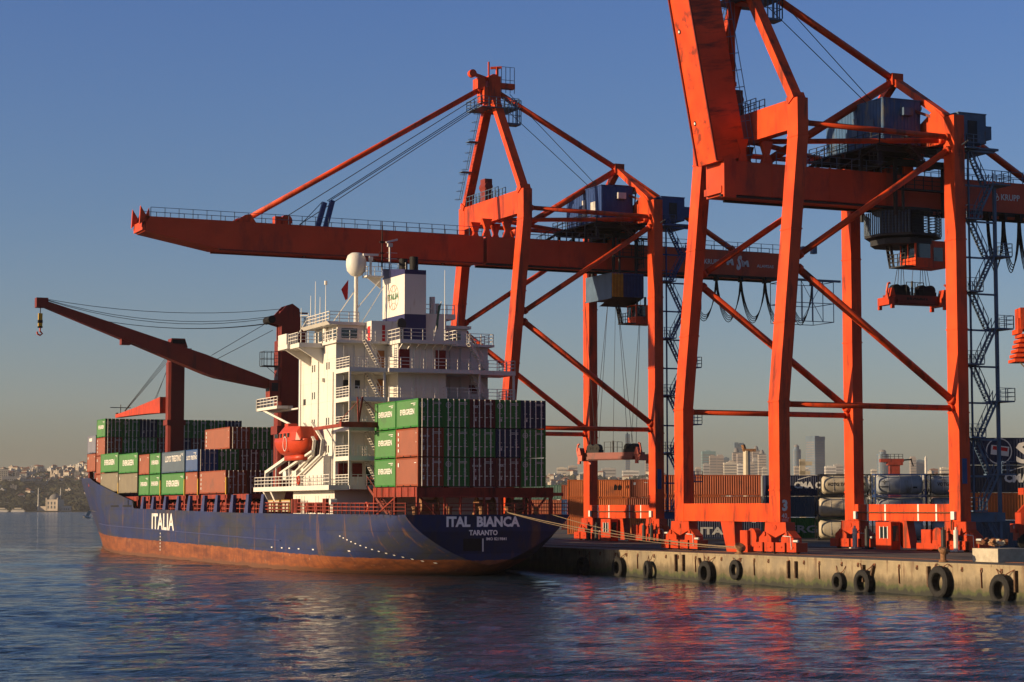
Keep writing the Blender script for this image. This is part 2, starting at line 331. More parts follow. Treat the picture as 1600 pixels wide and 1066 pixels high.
# ---------------------------------------------------------------- setting: water, quay, land, hills
QX=87.2; QZ=2.1; WZ=-0.15
import numpy as np
def sea():
    rs=np.random.RandomState(5)
    D=[40.0]
    while D[-1]<1800: D.append(D[-1]+max(.12,D[-1]**2/30000))
    D=np.array(D); px=np.linspace(-700,2300,760); lat=np.outer(D,(px-800)/3250); dd=np.repeat(D[:,None],len(px),1)
    X=dd*fwh.x+lat*rth.x; Y=dd*fwh.y+lat*rth.y
    step=np.gradient(D)[:,None]; Z=np.zeros_like(X)
    for i in range(90):
        lam=0.40*(18**(rs.rand()**1.1)); th=math.atan2(fwh.y,fwh.x)+rs.normal(0,.36); k=2*math.pi/lam
        a=.024*lam/(2*math.pi)*(1.0 if lam<3.0 else .8)
        wgt=np.clip((lam/(step*1.5)-.45),0,1)
        ph=k*(math.cos(th)*X+math.sin(th)*Y)+rs.rand()*6.283
        Z+=a*wgt*(np.sin(ph) if i%2 else (1-2*np.abs(np.sin(ph/2)))*1.0)
    patch=.75+.25*np.sin(X*.045+1.3*np.sin(Y*.03))*np.sin(Y*.06+1.1*np.sin(X*.021))+.2*np.sin(.11*X+.16*Y+2*np.sin(.05*Y))
    Z=Z*patch*np.clip((1900-dd)/600,0,1)+WZ
    n,m=X.shape; co=np.stack([X,Y,Z],-1).reshape(-1,3)
    me=bpy.data.meshes.new('water'); idx=np.arange(n*m).reshape(n,m)
    q=np.stack([idx[:-1,:-1],idx[:-1,1:],idx[1:,1:],idx[1:,:-1]],-1).reshape(-1,4)
    ext=np.array([(-9000,-800,WZ-.3),(12000,-800,WZ-.3),(12000,14000,WZ-.3),(-9000,14000,WZ-.3)]); co=np.vstack([co,ext]); N0=n*m
    q=np.vstack([q,[[N0,N0+1,N0+2,N0+3]]])
    me.vertices.add(len(co)); me.vertices.foreach_set('co',co.ravel()); me.loops.add(q.size); me.loops.foreach_set('vertex_index',q.ravel().astype(np.int32))
    me.polygons.add(len(q)); me.polygons.foreach_set('loop_start',np.arange(0,q.size,4,dtype=np.int32)); me.polygons.foreach_set('loop_total',np.full(len(q),4,dtype=np.int32)); me.polygons.foreach_set('use_smooth',[True]*len(q))
    me.materials.append(M['water']); me.update(calc_edges=True); me.validate()
    o=bpy.data.objects.new('water',me); col.objects.link(o); struct(o)
sea()
# the quay as a thick platform, its apron stepping back beyond the far crane
poly=[(QX,-60),(900,-60),(900,380),(100,380),(100,232),(QX,232)]
mb=MB(); mb.prism([(x,y,-6) for x,y in poly],(0,0,8.1-0.12)); o=mb.build('quay_wall','quay'); fix(o.data); tag(o,'stained concrete quay wall with weeds at the waterline below the cranes','quay wall')
poly2=[(QX+0.55,-60),(900,-60),(900,380),(100.5,380),(100.5,231.4),(QX+0.55,231.4)]
mb=MB(); mb.prism([(x,y,QZ-0.118) for x,y in poly2],(0,0,0.118)); o=mb.build('quay_apron','asphalt'); fix(o.data); struct(o)
mb=MB(); y=-60
while y<231:
    mb.box(QX-0.03,QX+0.548,y,y+5.96,QZ-0.119,QZ+0.03,0); y+=6
struct(mb.build('quay_kerb','quay'))
mb=MB()
for x in (92.5,110.8):
    for dx in (-0.32,0.0,0.32): mb.box(x+dx-0.04,x+dx+0.04,-60,230,QZ+0.004,QZ+0.03,0)
struct(mb.build('crane_track','rust'))
# ---------------------------------------------------------------- containers
BW=2.44; BH=2.59
_ct={}
def corr(mb,x,y0,y1,z0,z1,sgn,coarse=False):
    p=0.278; n=max(1,round((y1-y0)/p)); p=(y1-y0)/n; d=0.04
    pts=[]
    for i in range(n):
        y=y0+i*p
        pts+=[(y,0),(y+p*0.25,0),(y+p*0.5,d),(y+p*0.75,d)]
    pts.append((y1,0))
    vs=[]; fs=[]
    for (y,dd) in pts:
        xx=x-sgn*dd; vs+=[(xx,y,z0),(xx,y,z1)]
    for i in range(len(pts)-1):
        a=2*i; f=(a,a+2,a+3,a+1); fs.append(f if sgn>0 else tuple(reversed(f)))
    mb.add(vs,fs)
def body_mesh(c,L):
    k=('b',c,L)
    if k in _ct: return _ct[k]
    mb=MB(); h=BW/2
    for sx in (-1,1):
        x0,x1=(-h,-h+0.1) if sx<0 else (h-0.1,h)
        for y0,y1 in ((0,0.16),(L-0.16,L)): mb.box(x0,x1,y0,y1,0,BH)
        xa,xb=(-h+.004,-h+0.09) if sx<0 else (h-0.09,h-.004)
        mb.box(xa,xb,0.16,L-0.16,0.05,0.20); mb.box(xa,xb,0.16,L-0.16,BH-0.12,BH-0.01)
        corr(mb,sx*(h-0.02),0.16,L-0.16,0.19,BH-0.11,sx)
    for y0,y1 in ((0.012,0.14),(L-0.14,L-0.012)):
        mb.box(-h+0.1,h-0.1,y0,y1,0.04,0.17); mb.box(-h+0.1,h-0.1,y0,y1,BH-0.13,BH-0.01)
    mb.add([(-h+.05,0.1,BH-.03),(h-.05,0.1,BH-.03),(h-.05,L-.1,BH-.03),(-h+.05,L-.1,BH-.03)],[(0,1,2,3)])
    mb.add([(-h+.05,0.1,.08),(h-.05,0.1,.08),(h-.05,L-.1,.08),(-h+.05,L-.1,.08)],[(3,2,1,0)])
    mb.add([(-h+.1,L-.06,.17),(h-.1,L-.06,.17),(h-.1,L-.06,BH-.13),(-h+.1,L-.06,BH-.13)],[(3,2,1,0)])
    if L>8:
        for y0 in (L*0.32,L*0.6): mb.box(-h+.002,-h+.012,y0,y0+0.4,0.055,0.15,1)
    else:
        for y0 in (L*0.3,L*0.62): mb.box(-h+.002,-h+.012,y0,y0+0.35,0.055,0.15,1)
    # twist locks under the corners
    for sx in (-1,1):
        for y in (0.09,L-0.09): mb.box(sx*(h-0.09)-0.06,sx*(h-0.09)+0.06,y-0.06,y+0.06,-0.05,0.0,1)
    _ct[k]=mb.data('body',['box_'+c,'black']); return _ct[k]
def door_mesh(c,side):
    k=('d',c,side)
    if k in _ct: return _ct[k]
    mb=MB(); x0,x1=(-1.11,-0.01) if side<0 else (0.01,1.11)
    y=0.045
    mb.box(x0,x1,y,y+0.05,0.175,BH-0.135)
    for z in (0.62,1.18,1.75): mb.box(x0+0.06,x1-0.06,y-0.018,y,z,z+0.05)
    for z in (0.4,0.95,1.5,2.1):
        xx=x0 if side<0 else x1-0.08
        mb.box(xx,xx+0.08,y-0.03,y,z,z+0.12)
    _ct[k]=mb.data('door',['box_'+c]); return _ct[k]
def rod_mesh():
    if 'rod' in _ct: return _ct['rod']
    mb=MB(); mb.tube([(0,-.02,0.03),(0,-.02,BH-0.03)],0.052,8)
    for z in (0.14,0.6,1.3,2.0,BH-0.2): mb.box(-0.06,0.06,-0.03,0.05,z,z+0.06)
    mb.beam((0,-0.04,0.95),(0.28,-0.04,0.95),0.03,0.05)
    _ct['rod']=mb.data('locking_rod','galvanised'); return _ct['rod']
def mark_mesh(kind,side):
    k=('m',kind,side)
    if k in _ct: return _ct[k]
    mb=MB(); y=0.022; r=random.Random(hash((len(kind),side))%99)
    if side>0:    # small number lines on the right leaf
        for i,z in enumerate((2.22,2.10)):
            mb.box(0.30,1.0,y-.003,y,z,z+0.05)
        for i in range(6):
            z=1.62-i*0.14; mb.box(0.66,0.9+0.05*(i%2),y-.003,y,z,z+0.035)
    else:
        if kind=='wreath':
            cx,cz=-0.80,2.02
            for j in range(20):
                a0=2*math.pi*j/20; a1=a0+0.24
                mb.add([(cx+r_*math.cos(a),y,cz+r_*math.sin(a)) for r_,a in ((0.19,a0),(0.27,a0),(0.27,a1),(0.19,a1))],[(0,1,2,3)])
            for j in range(8):
                a=2*math.pi*j/8; p=(math.cos(a),math.sin(a)); q=(-p[1]*.03,p[0]*.03)
                mb.add([(cx+p[0]*.05+q[0],y,cz+p[1]*.05+q[1]),(cx+p[0]*.05-q[0],y,cz+p[1]*.05-q[1]),(cx+p[0]*.15,y,cz+p[1]*.15)],[(0,1,2)])
        elif kind=='tex': put_text(mb,'tex',(-0.92,y,1.80),(1,0,0),(0,0,1),0.5,0.30,0.02)
        elif kind=='bar':
            for i in range(6): mb.box(-0.98+i*0.15,-0.90+i*0.15,y-.003,y,1.78,1.95)
            for x in (-0.75,-0.4): mb.box(x,x+.12,y-.003,y,1.45,1.57)
        elif kind=='seal':
            for rx in (0.24,0.16):
                for j in range(16):
                    a0=2*math.pi*j/16; a1=a0+0.4
                    mb.add([(-0.74+q*rx*math.cos(a),y,2.02+q*0.6*rx*math.sin(a)) for q,a in ((0.85,a0),(1,a0),(1,a1),(0.85,a1))],[(0,1,2,3)])
        mb.box(-0.74,-0.6,y-.003,y,0.62,0.86); mb.box(-0.70,-0.64,y-.003,y,1.30,1.38)
    _ct[k]=mb.data('marking','paint_grey'); return _ct[k]
TXT={'ev20':('EVERGREEN',3.7,0.52,1.2,'paint_white',0.03),'ev40':('EVERGREEN',6.4,0.75,1.0,'paint_white',0.03),
     'lloyd':('LLOYD TRIESTINO',8.0,0.75,1.35,'paint_white',0.02),'lloyd20':('LLOYD TRIESTINO',4.9,0.48,1.4,'paint_white',0.02),
     'hapag':('Hapag-Lloyd',3.6,0.6,1.2,'black',0.02),'cma':('CMA CGM',5.0,0.85,0.95,'paint_white',0.05),
     'italia':('ITALIA',5.4,0.9,0.55,'paint_grey',0.04),'evgrey':('EVERGREEN',10.4,0.95,0.7,'paint_grey',0.03),'tex':('tex',1.4,0.45,1.75,'paint_white',0.02)}
def side_mesh(kind,L):
    k=('s',kind,L)
    if k in _ct: return _ct[k]
    mb=MB(); x=-BW/2+0.012; mat='paint_white'
    if kind in TXT:
        s,wd,ht,z,mat,bo=TXT[kind]; y=L/2+wd/2
        if kind=='italia': y=7.6
        if kind=='hapag': y=3.75
        if kind=='tex': y=2.2
        put_text(mb,s,(x,y,z),(0,-1,0),(0,0,1),wd,ht,bo)
        mb.box(x-.002,x,0.7,1.9,2.15,2.21); mb.box(x-.002,x,0.8,1.3,2.0,2.06)
        if kind=='cma':
            for s1,z0 in ((1,2.0),(-1,0.35)):
                for j in range(14):
                    t0=j/14; t1=(j+1)/14; yc=L/2+(0.7 if s1>0 else -1.8)
                    f=lambda t:(x,yc+1.3-2.6*t, z0+ (0.55*math.sin(t*1.5) if s1>0 else 0.45*(1-math.cos(t*1.45))))
                    a=Vector(f(t0)); b=Vector(f(t1)); mb.add([a,b,b+Vector((0,0,.09)),a+Vector((0,0,.09))],[(0,1,2,3)])
        if kind=='hapag':
            yy=5.5
            for q in (0,0.6): mb.add([(x,yy-q,1.1),(x,yy-q-.42,1.1),(x,yy-q-.55,1.6),(x,yy-q-.25,2.0),(x,yy-q-.05,1.6)],[(0,1,2,3,4)])
    elif kind=='vdash':
        for i,z in enumerate((0.5,1.0,1.5,2.0)): mb.box(x-.002,x,L-0.75,L-0.5,z,z+0.28)
        mb.box(x-.002,x,0.5,0.6,1.3,1.4); mb.box(x-.002,x,0.5,0.6,2.1,2.2)
    elif kind=='vdash1': mb.box(x-.002,x,L-0.8,L-0.5,1.8,2.15); mb.box(x-.002,x,0.5,1.0,2.1,2.16)
    elif kind=='redflag': mb.box(x-.002,x,L-3.2,L-1.3,1.75,2.2)
    _ct[k]=mb.data('lettering',mat); return _ct[k]
def container(c,L,loc,rz,label,group,side=None,door='wreath',doors=True):
    t=thing('shipping_container',loc,rz,label,'container',group)
    part('body',body_mesh(c,L),t)
    for sd in (-1,1):
        d=part('door',door_mesh(c,sd),t)
        if doors:
            for x in ((-0.84,-0.32) if sd<0 else (0.22,0.78)): part('locking_rod',rod_mesh(),d,(x,0.0,0))
            part('marking',mark_mesh(door,sd),d)
    if side: part('lettering',side_mesh(side,L),t)
    return t
# ---------------------------------------------------------------- the ship
YA=R(1.6); S0=Vector((75.2,170,0)); eu=Vector((math.cos(YA),-math.sin(YA),0)); ev=Vector((math.sin(YA),math.cos(YA),0))
def sw(u,v,z): return S0+eu*u+ev*v+Vector((0,0,z))
ship=thing('container_ship',S0,-YA,'blue hulled container ship moored at the quay with a white deckhouse','ship')
def lerp(x,tab):
    if x<=tab[0][0]: return tab[0][1]
    for (a,fa),(b,fb) in zip(tab,tab[1:]):
        if x<=b: return fa+(fb-fa)*(x-a)/(b-a)
    return tab[-1][1]
ZT=[(0,5.32),(45,5.38),(70,5.6),(96.5,5.85),(97.4,6.85),(106,7.75),(119,9.25),(128,10.2),(150,10.5),(183,10.95)]
ZD=[(0,5.32),(45,5.38),(96,5.8),(140,9.4),(183,10.9)]
BM=[(0,7.9),(4,8.55),(10,9.4),(16,9.95),(24,10.25),(32,10.3),(200,10.3)]
KL=[(0,0.85),(3.5,-0.2),(12,-1.2),(24,-2.6),(42,-4.5)]
STEM=[(-6,161.5),(-0.1,163.7),(1.65,166.6),(4.74,172.8),(8.5,179.2),(10.9,182.3)]
def hb(v,z):
    zt=lerp(v,ZT); B=lerp(v,BM); z0=lerp(v,KL)
    if z<=z0: return 0.0
    t=min(1,max(0,(zt-z)/(zt-z0))); k=min(1,v/40); n=1.3+k*8; q=0.7-0.35*k
    b=B*max(0,1-t**n)**q
    vs=lerp(z,STEM); va=lerp(z,[(-3,98),(0,104),(4.7,112),(10,121)]); p=1.28
    if v>va: b*=max(0.0,1-((v-va)/(vs-va))**p) if v<vs else 0.0
    return b
def hull():
    mb=MB(); V=[0,.5,1,2,3,4.5,6,8,10,12.5,15,18,21,25,30,36,42,50,60,70,80,90,96,96.6,97.4,98,99,101,104,108,112,116,120,124,128,132,136,140,144,148,152,156,160,163,166,169,172,174,176,178,179.5,181,182]
    NZ=26
    for sgn in (-1,1):
        vs=[]
        for v in V:
            zt=lerp(v,ZT)
            for j in range(NZ+1):
                zb=max(lerp(v,KL),-4.0) if v<100 else -4.0
                z=zt+(zb-zt)*(j/NZ)
                # keep the stem line: past the stem slide up to where the hull begins
                if v>161:
                    zs=lerp(v,[(b,a) for a,b in STEM]); z=zt+(max(zb,zs)-zt)*(j/NZ)
                vs.append((sgn*hb(v,z),v,z))
        fs=[]
        for i in range(len(V)-1):
            for j in range(NZ):
                a=i*(NZ+1)+j; f=(a,a+1,a+NZ+2,a+NZ+1); fs.append(f if sgn<0 else tuple(reversed(f)))
        mb.add(vs,fs)
    # transom
    vs=[]; 
    for j in range(NZ+1):
        z=5.32+(0.85-5.32)*(j/NZ); b=hb(0,z); vs+=[(-b,0,z),(b,0,z)]
    mb.add(vs,[(2*j,2*j+1,2*j+3,2*j+2) for j in range(NZ)],1)
    return mb
hb_=hull(); ho=hb_.build('hull',['hull','hull'],ship,smooth=False)
import bmesh as _bm
_b=_bm.new(); _b.from_mesh(ho.data); _bm.ops.remove_doubles(_b,verts=_b.verts,dist=0.0005); _bm.ops.recalc_face_normals(_b,faces=_b.faces)
for f in _b.faces: f.smooth=not (abs(f.normal.y)>0.98 and f.calc_center_median().y<0.1)
for e in _b.edges:
    if e.verts[0].co.y<0.01 and e.verts[1].co.y<0.01: e.smooth=False
_b.to_mesh(ho.data); _b.free()
# decks
mb=MB(); st=[0.05]+list(range(6,97,6))+[96.4]
vs=[];
for v in st: b=hb(v,lerp(v,ZD)-0.15)-0.02; z=lerp(v,ZD)-0.12; vs+=[(-b,v,z),(b,v,z)]
mb.add(vs,[(2*i,2*i+1,2*i+3,2*i+2) for i in range(len(st)-1)])
st=[96.5,100,105,110,116,122,128,134,140,146,152,158,164,170,175,179]; vs=[]
for v in st: z=lerp(v,ZT)-0.7; b=max(0.02,hb(v,z)-0.03); vs+=[(-b,v,z),(b,v,z)]
mb.add(vs,[(2*i,2*i+1,2*i+3,2*i+2) for i in range(len(st)-1)]); mb.box(-10,10,96.42,96.48,5.5,6.1)
mb.build('deck','deck_red',ship)
# forecastle gear
mb=MB()
for u,v in ((-4.5,139),(-3.5,144),(3,142),(-6,136),(-7.5,133.5)):
    z=lerp(v,ZT)-0.7; mb.tube([(u,v,z),(u,v,z+1.5)],0.35,8); mb.box(u-0.7,u+0.7,v-0.5,v+0.5,z,z+0.6)
mb.box(-9.0,-8.4,124.3,124.9,8.8,11.2); mb.box(-9.0,-8.4,131.6,132.2,9.0,11.2); mb.box(-8.9,8,124.3,124.8,10.6,11.0)
mb.build('windlass','ship_red',ship)
# draft marks, freeing ports, lettering on the hull
def hx(v,z,off=0.035): return -(hb(v,z)+off)
mb=MB()
for v0,v1,z in ((105.4,110.4,6.15),(97.6,102.8,6.15)): mb.add([(hx(v0,z),v0,z-.09),(hx(v1,z),v1,z-.09),(hx(v1,z),v1,z+.12),(hx(v0,z),v0,z+.12)],[(0,1,2,3)])
for v in (99.6,96.6): mb.add([(hx(v,6.3,.06),v-.16,6.2),(hx(v,6.3,.06),v+.16,6.2),(hx(v,6.3,.06),v+.16,7.0),(hx(v,6.3,.06),v-.16,7.0)],[(0,1,2,3)])
mb.split('freeing_port','black',ship)
mb=MB(); vs,fs=text2d('ITALIA',0.02)
mb.add([(hx(86.0-x*11.6,3.2+y*2.05),86.0-x*11.6,3.2+y*2.05) for x,y in vs],fs); mb.build('lettering','paint_white',ship,label='white ITALIA lettering on the ship side')
mb=MB(); vs,fs=text2d('ITAL BIANCA',0.02)
mb.add([(hx(178.2-x*9.0,9.25+y*0.55),178.2-x*9.0,9.25+y*0.55) for x,y in vs],fs); mb.build('lettering','black',ship,label='small ship name at the bow')
mb=MB()
put_text(mb,'ITAL  BIANCA',(-4.05,-0.03,4.22),(1,0,0),(0,0,1),7.05,0.95,0.045)
put_text(mb,'TARANTO',(-1.9,-0.03,3.48),(1,0,0),(0,0,1),2.75,0.48,0.035)
put_text(mb,'IMO 8219841',(-0.25,-0.03,3.03),(1,0,0),(0,0,1),1.95,0.27,0.02)
mb.box(-0.62,-0.52,-0.035,-0.03,2.05,3.2)
mb.build('lettering','sign_white',ship,label='ship name and home port on the stern')
mb=MB(); mb.box(-2.45,-0.75,-0.02,-0.01,2.1,3.2); mb.build('stern_hatch','black',ship)
mb=MB()
for i in range(15):
    v=13.0-i*0.72; z=3.3-i*0.165; mb.add([(hx(v,z),v+.1,z-.04),(hx(v-.2,z),v-.2,z-.04),(hx(v-.2,z+.08),v-.2,z+.05),(hx(v,z+.08),v+.1,z+.05)],[(0,1,2,3)])
for v in (33,29.5,27,24,20,12): mb.add([(hx(v,1.9),v+.2,1.88),(hx(v-.3,1.9),v-.3,1.88),(hx(v-.3,2.0),v-.3,1.99),(hx(v,2.0),v+.2,1.99)],[(0,1,2,3)])
for i in range(6): z=2.7-i*.4; v=81.5; mb.add([(hx(v,z),v,z),(hx(v,z),v-.3,z),(hx(v,z),v-.3,z+.18),(hx(v,z),v,z+.18)],[(0,1,2,3)])
mb.build('draft_marks','paint_white',ship)
mb=MB()   # belting along the side
for v in range(30,128,2):
    z=2.75+0.0105*v-0.4; z2=z+.021
    mb.beam((hx(v,z,.0),v,z),(hx(v+2,z2,.0),v+2,z2),0.16,0.10)
mb.build('rubbing_strake','hull_blue_paint',ship)
# side pillars holding up the container tier
for v in (92.2,86.6,80.2,73.7,68.2,61.5,55.8,49.2,43.1,37.4):
    z=lerp(v,ZT); mb=MB(); mb.prism([(-10.25,v-0.75,z-.1),(-10.25,v+0.75,z-.1),(-10.05,v+0.42,7.35),(-10.05,v-0.42,7.35)],(0.35,0,0)); mb.build('side_pillar','hull_blue_paint',ship)
mb=MB()
for v0 in (37.4,43.1,49.2,55.8,61.5,68.2,73.7,80.2,86.6):
    mb.rail([(-9.75,v0+.6,5.35),(-9.75,v0+5.6,5.4)],0.95,0.045,1.7,2)
    mb.beam((-9.4,v0+1.6,5.4),(-8.6,v0+1.6,7.4),0.16,0.2); mb.beam((-9.3,v0+3.6,5.4),(-8.9,v0+2.8,7.4),0.14,0.14)
mb.build('side_railing','ship_red',ship)
mb=MB()
for v0,v1 in ((43.6,50.5),(52.3,64.4),(64.8,70.2),(71.0,82.4),(83.4,89.0),(89.4,95.2),(96,107),(107.6,119)):
    mb.box(-8.9,8.9,v0,v1,5.2,6.55); mb.box(-9.7,9.7,v0+.4,v1-.3,6.95,7.42)
    for v in (v0+.5,v1-.9): mb.box(-9.75,-9.35,v,v+.5,5.2,7.0); mb.box(9.35,9.75,v,v+.5,5.2,7.0)
    mb.box(-9.8,-9.5,v0+1.0,v0+2.8,6.8,7.35)
mb.build('hatch_coaming','ship_red',ship)
mb=MB()
for v in (52.2,107.5,64.6,71,83.2): mb.box(-10.02,-9.86,v-.14,v+.14,7.4,9.3)
mb.split('cell_guide','yellow',ship)
# ---- accommodation block
TU0,TU1,TV0,TV1=-8.3,7.5,18.6,30.6
mb=MB(); mb.box(TU0,TU1,TV0,TV1,8.0,21.75)
# stiffeners on the after bulkhead
for lv in (8.1,10.8,13.6,16.4,19.3):
    for i in range(14):
        u=TU0+0.75+i*1.1
        if -3.4<u<2.0: continue
        mb.box(u,u+0.08,TV0-0.10,TV0,lv+.15,lv+2.3)
mb.build('accommodation_block','ship_white',ship)
mb=MB(); mb.box(-8.9,8.2,16.9,30.3,5.25,7.95); mb.build('lower_deckhouse','ship_white',ship)
mb=MB()   # slot windows in the lower house
for v in (29.2,28.3,27.4,26.5,22.8,22.0,19.4,18.6): mb.box(-8.925,-8.9,v-.12,v+.12,6.2,7.1)
mb.split('window','paint_grey',ship)
w_=MB()
for z in (19.7,14.3,11.6,17.0):
    for v in (21.4,20.7,26.0,25.3): 
        if z==17.0 and v<22: continue
        w_.box(TU0-.03,TU0,v-.13,v+.13,z-0.35,z+0.35)
w_.split('window','glass_dark',ship)
mb=MB()
for v,z0,z1 in ((24.0,8.1,21.5),(29.9,8.1,21.5),(19.3,8.1,19.0)): mb.tube([(TU0-.08,v,z0),(TU0-.08,v,z1)],.06,6)
mb.split('downpipe','ship_white',ship)
mb=MB()
for v,z in ((27.6,20.6),(22.2,18.2),(28.2,13.0),(23.4,9.6),(27.8,9.4)): mb.box(TU0-.28,TU0,v-.2,v+.2,z,z+.35)
mb.split('deck_lamp','galvanised',ship)
mb=MB()
for v,z in ((28.6,16.2),(28.6,10.6),(22.0,9.0)): mb.box(TU0-.05,TU0,v-.35,v+.35,z,z+.6)
for u in (-7.6,-6.4): mb.box(u,u+.5,TV0-.15,TV0-.1,17.4,18.2)
mb.split('vent_grille','dark_metal',ship)
mb=MB()
for i in range(1,7): mb.box(TU0-.012,TU0,18.7,30.5,8.0+i*2.05,8.03+i*2.05)
for i in range(1,5): mb.box(TU0-.012,TU0,18.6+i*2.6,18.63+i*2.6,8.1,21.7)
mb.build('weld_seam','paint_grey',ship)
# boat deck and aft galleries
mb=MB(); mb.box(-10.3,-8.3,14.4,40.0,7.6,8.05); mb.box(-8.3,7.6,14.2,18.6,7.66,8.04)
for v in (36.8,34.2): mb.prism([(-10.1,v,7.6),(-8.5,v,7.6),(-8.9,v,5.9),(-9.3,v,5.9)],(0,.5,0))
mb.build('boat_deck','ship_white',ship)
mb=MB()
for lv in (10.8,13.6,16.4,19.2):
    mb.box(-8.3,-4.6,14.5,TV0,lv-.42,lv); mb.box(4.9,8.75,14.5,TV0,lv-.42,lv); mb.box(-4.55,4.85,13.9,TV0,lv-.40,lv-.02)
for u in (-8.2,-4.75,5.0,8.6):
    mb.box(u-.09,u+.09,14.55,14.73,8.05,18.8)
mb.build('gallery','ship_white',ship)
mb=MB()
for lv in (8.05,10.8,13.6,16.4,19.2):
    mb.rail([(-8.25,TV0,lv),(-8.25,14.55,lv),(-4.7,14.55,lv)],1.0,0.035,0.95,4)
    mb.rail([(4.95,14.55,lv),(8.7,14.55,lv),(8.7,TV0,lv)],1.0,0.035,0.95,3)
    if lv>8.1: mb.rail([(-4.5,13.95,lv),(4.8,13.95,lv)],1.0,0.035,1.15,3)
mb.rail([(-10.2,14.5,8.05),(-10.2,39.9,8.05),(-8.4,39.9,8.05)],1.0,0.035,1.3,3)
mb.build('gallery_railing','ship_white',ship)
mb=MB(); mb.box(-3.1,1.8,15.4,TV0+.2,8.05,21.6)
for lv in (10.8,13.6,16.4,19.2):
    for i in range(5): u=-1.5+i*0.62; mb.box(u,u+.07,15.3,15.4,lv,lv+2.1)
mb.build('engine_casing','ship_white',ship)
mb=MB()
for u in (-3.0,0.72): mb.box(u,u+1.05,15.34,15.39,19.22,21.1)
mb.box(5.2,6.1,14.62+3.9,18.58,13.7,14.6); mb.box(5.5,6.3,18.5,18.58,17.2,18.0); mb.box(-7.9,-7.0,18.5,18.58,13.9,14.7); mb.box(-8.0,-7.0,18.5,18.58,8.9,10.2); mb.box(-6.6,-5.6,18.5,18.58,8.9,10.2)
mb.split('louvre','louvre_red',ship)
mb=MB()
for lv in (10.8,13.6,16.4,19.2): mb.box(-4.1,-3.4,18.5,18.56,lv+.05,lv+1.95); 
mb.split('door','door_wood',ship)
mb=MB()
for lv in (13.6,16.4,19.2): mb.box(2.2,2.7,18.5,18.56,lv+.05,lv+1.9)
mb.box(-5.2,-4.4,18.5,18.56,8.1,10); mb.split('door','glass_dark',ship)
# ladders between galleries
for lv in (8.05,10.8,13.6,16.4,19.2):
    zt=lv+2.8
    mb=MB(); mb.stair((-4.6,16.0,lv+.05),(-6.2,16.0,zt),0.75,(0,1,0),11); mb.build('stairway','galvanised',ship)
for lv in (13.6,16.4,19.2):
    mb=MB(); mb.stair((6.0,15.2,lv+.05),(4.2,15.2,lv+2.75),0.75,(0,1,0),11); mb.build('stairway','galvanised',ship)
mb=MB(); mb.stair((-5.1,12.6,5.3),(-6.6,14.2,8.0),0.8,(0.7,0.7,0),11,hr=0.9); mb.stair((-4.6,13.2,7.9),(-5.6,15.0,10.8),0.7,(0.7,0.7,0),10); mb.build('stairway','ship_red',ship)
# bridge deck with wings
mb=MB(); mb.box(-8.6,7.8,17.6,30.9,21.75,21.98); mb.box(-10.9,-8.3,22.2,27.4,21.55,21.98); mb.box(-3.3,2.6,14.3,17.6,21.62,21.98)
mb.prism([(-10.9,22.6,21.55),(-8.3,22.6,21.55),(-8.3,22.6,20.0)],(0,0.35,0)); mb.prism([(-10.9,26.6,21.55),(-8.3,26.6,21.55),(-8.3,26.6,20.0)],(0,0.35,0))
mb.box(-11.2,-9.7,25.2,28.4,21.6,22.02); mb.box(-11.2,-11.1,25.6,28.4,22.0,23.1); mb.box(-11.2,-9.7,28.3,28.4,22.0,23.1); mb.box(-11.2,-10.0,25.5,25.6,22.0,23.1)
for i in range(7): mb.beam((-3.0+i*0.85,14.4,21.6),(-3.0+i*0.85,15.4,21.1),0.06,0.1)
mb.box(7.5,9.6,28.5,31,21.3,22.9); mb.build('bridge_deck','ship_white',ship)
mb=MB(); mb.rail([(-11.0,25.4,21.98),(-11.0,22.3,21.98),(-8.5,22.3,21.98)],1.0,.035,.8,3); mb.rail([(-8.5,22.3,21.98),(-8.5,17.7,21.98),(-3.3,17.7,21.98),(-3.3,14.35,21.98),(2.55,14.35,21.98),(2.55,17.7,21.98),(7.7,17.7,21.98),(7.7,28,21.98)],1.05,.035,1.2,3)
mb.build('bridge_railing','ship_white',ship)
mb=MB()
mb.box(-7.3,6.3,21.2,28.6,21.98,23.75); mb.box(-4.5,-1.2,19.2,21.2,21.98,24.1)
mb.prism([(-8.3,20.6,23.75),(-7.1,20.6,23.75),(-7.1,20.6,24.05),(-8.6,20.6,24.05)],(0,8.6,0)); mb.box(-7.1,6.6,20.8,29.2,23.752,24.05)
mb.build('wheelhouse','ship_white',ship)
mb=MB()
for a,b in ((21.6,22.7),(23.0,24.2),(24.5,25.7),(26.0,27.2)): mb.box(-7.33,-7.3,a,b,22.5,23.5)
mb.box(-1.0,1.5,21.15,21.2,22.6,23.4); mb.box(2.2,5.6,21.15,21.2,22.6,23.4)
mb.box(-6.9,-5.3,21.15,21.2,22.5,23.45); mb.box(-7.34,-7.3,27.5,28.2,22.0,23.5)
mb.split('window','glass_dark',ship)
mb=MB(); mb.box(-4.53,-4.5,19.5,20.3,22.2,23.6); mb.box(-3.4,-3.1,19.16,19.2,22.0,23.7); mb.build('lifebuoy_board','flag_red',ship)
mb=MB(); mb.rail([(-6.4,28.4,24.05),(-8.2,28.4,24.05),(-8.2,21,24.05),(-5.2,21,24.05)],1.0,.035,1.1,3); mb.build('roof_railing','ship_white',ship)
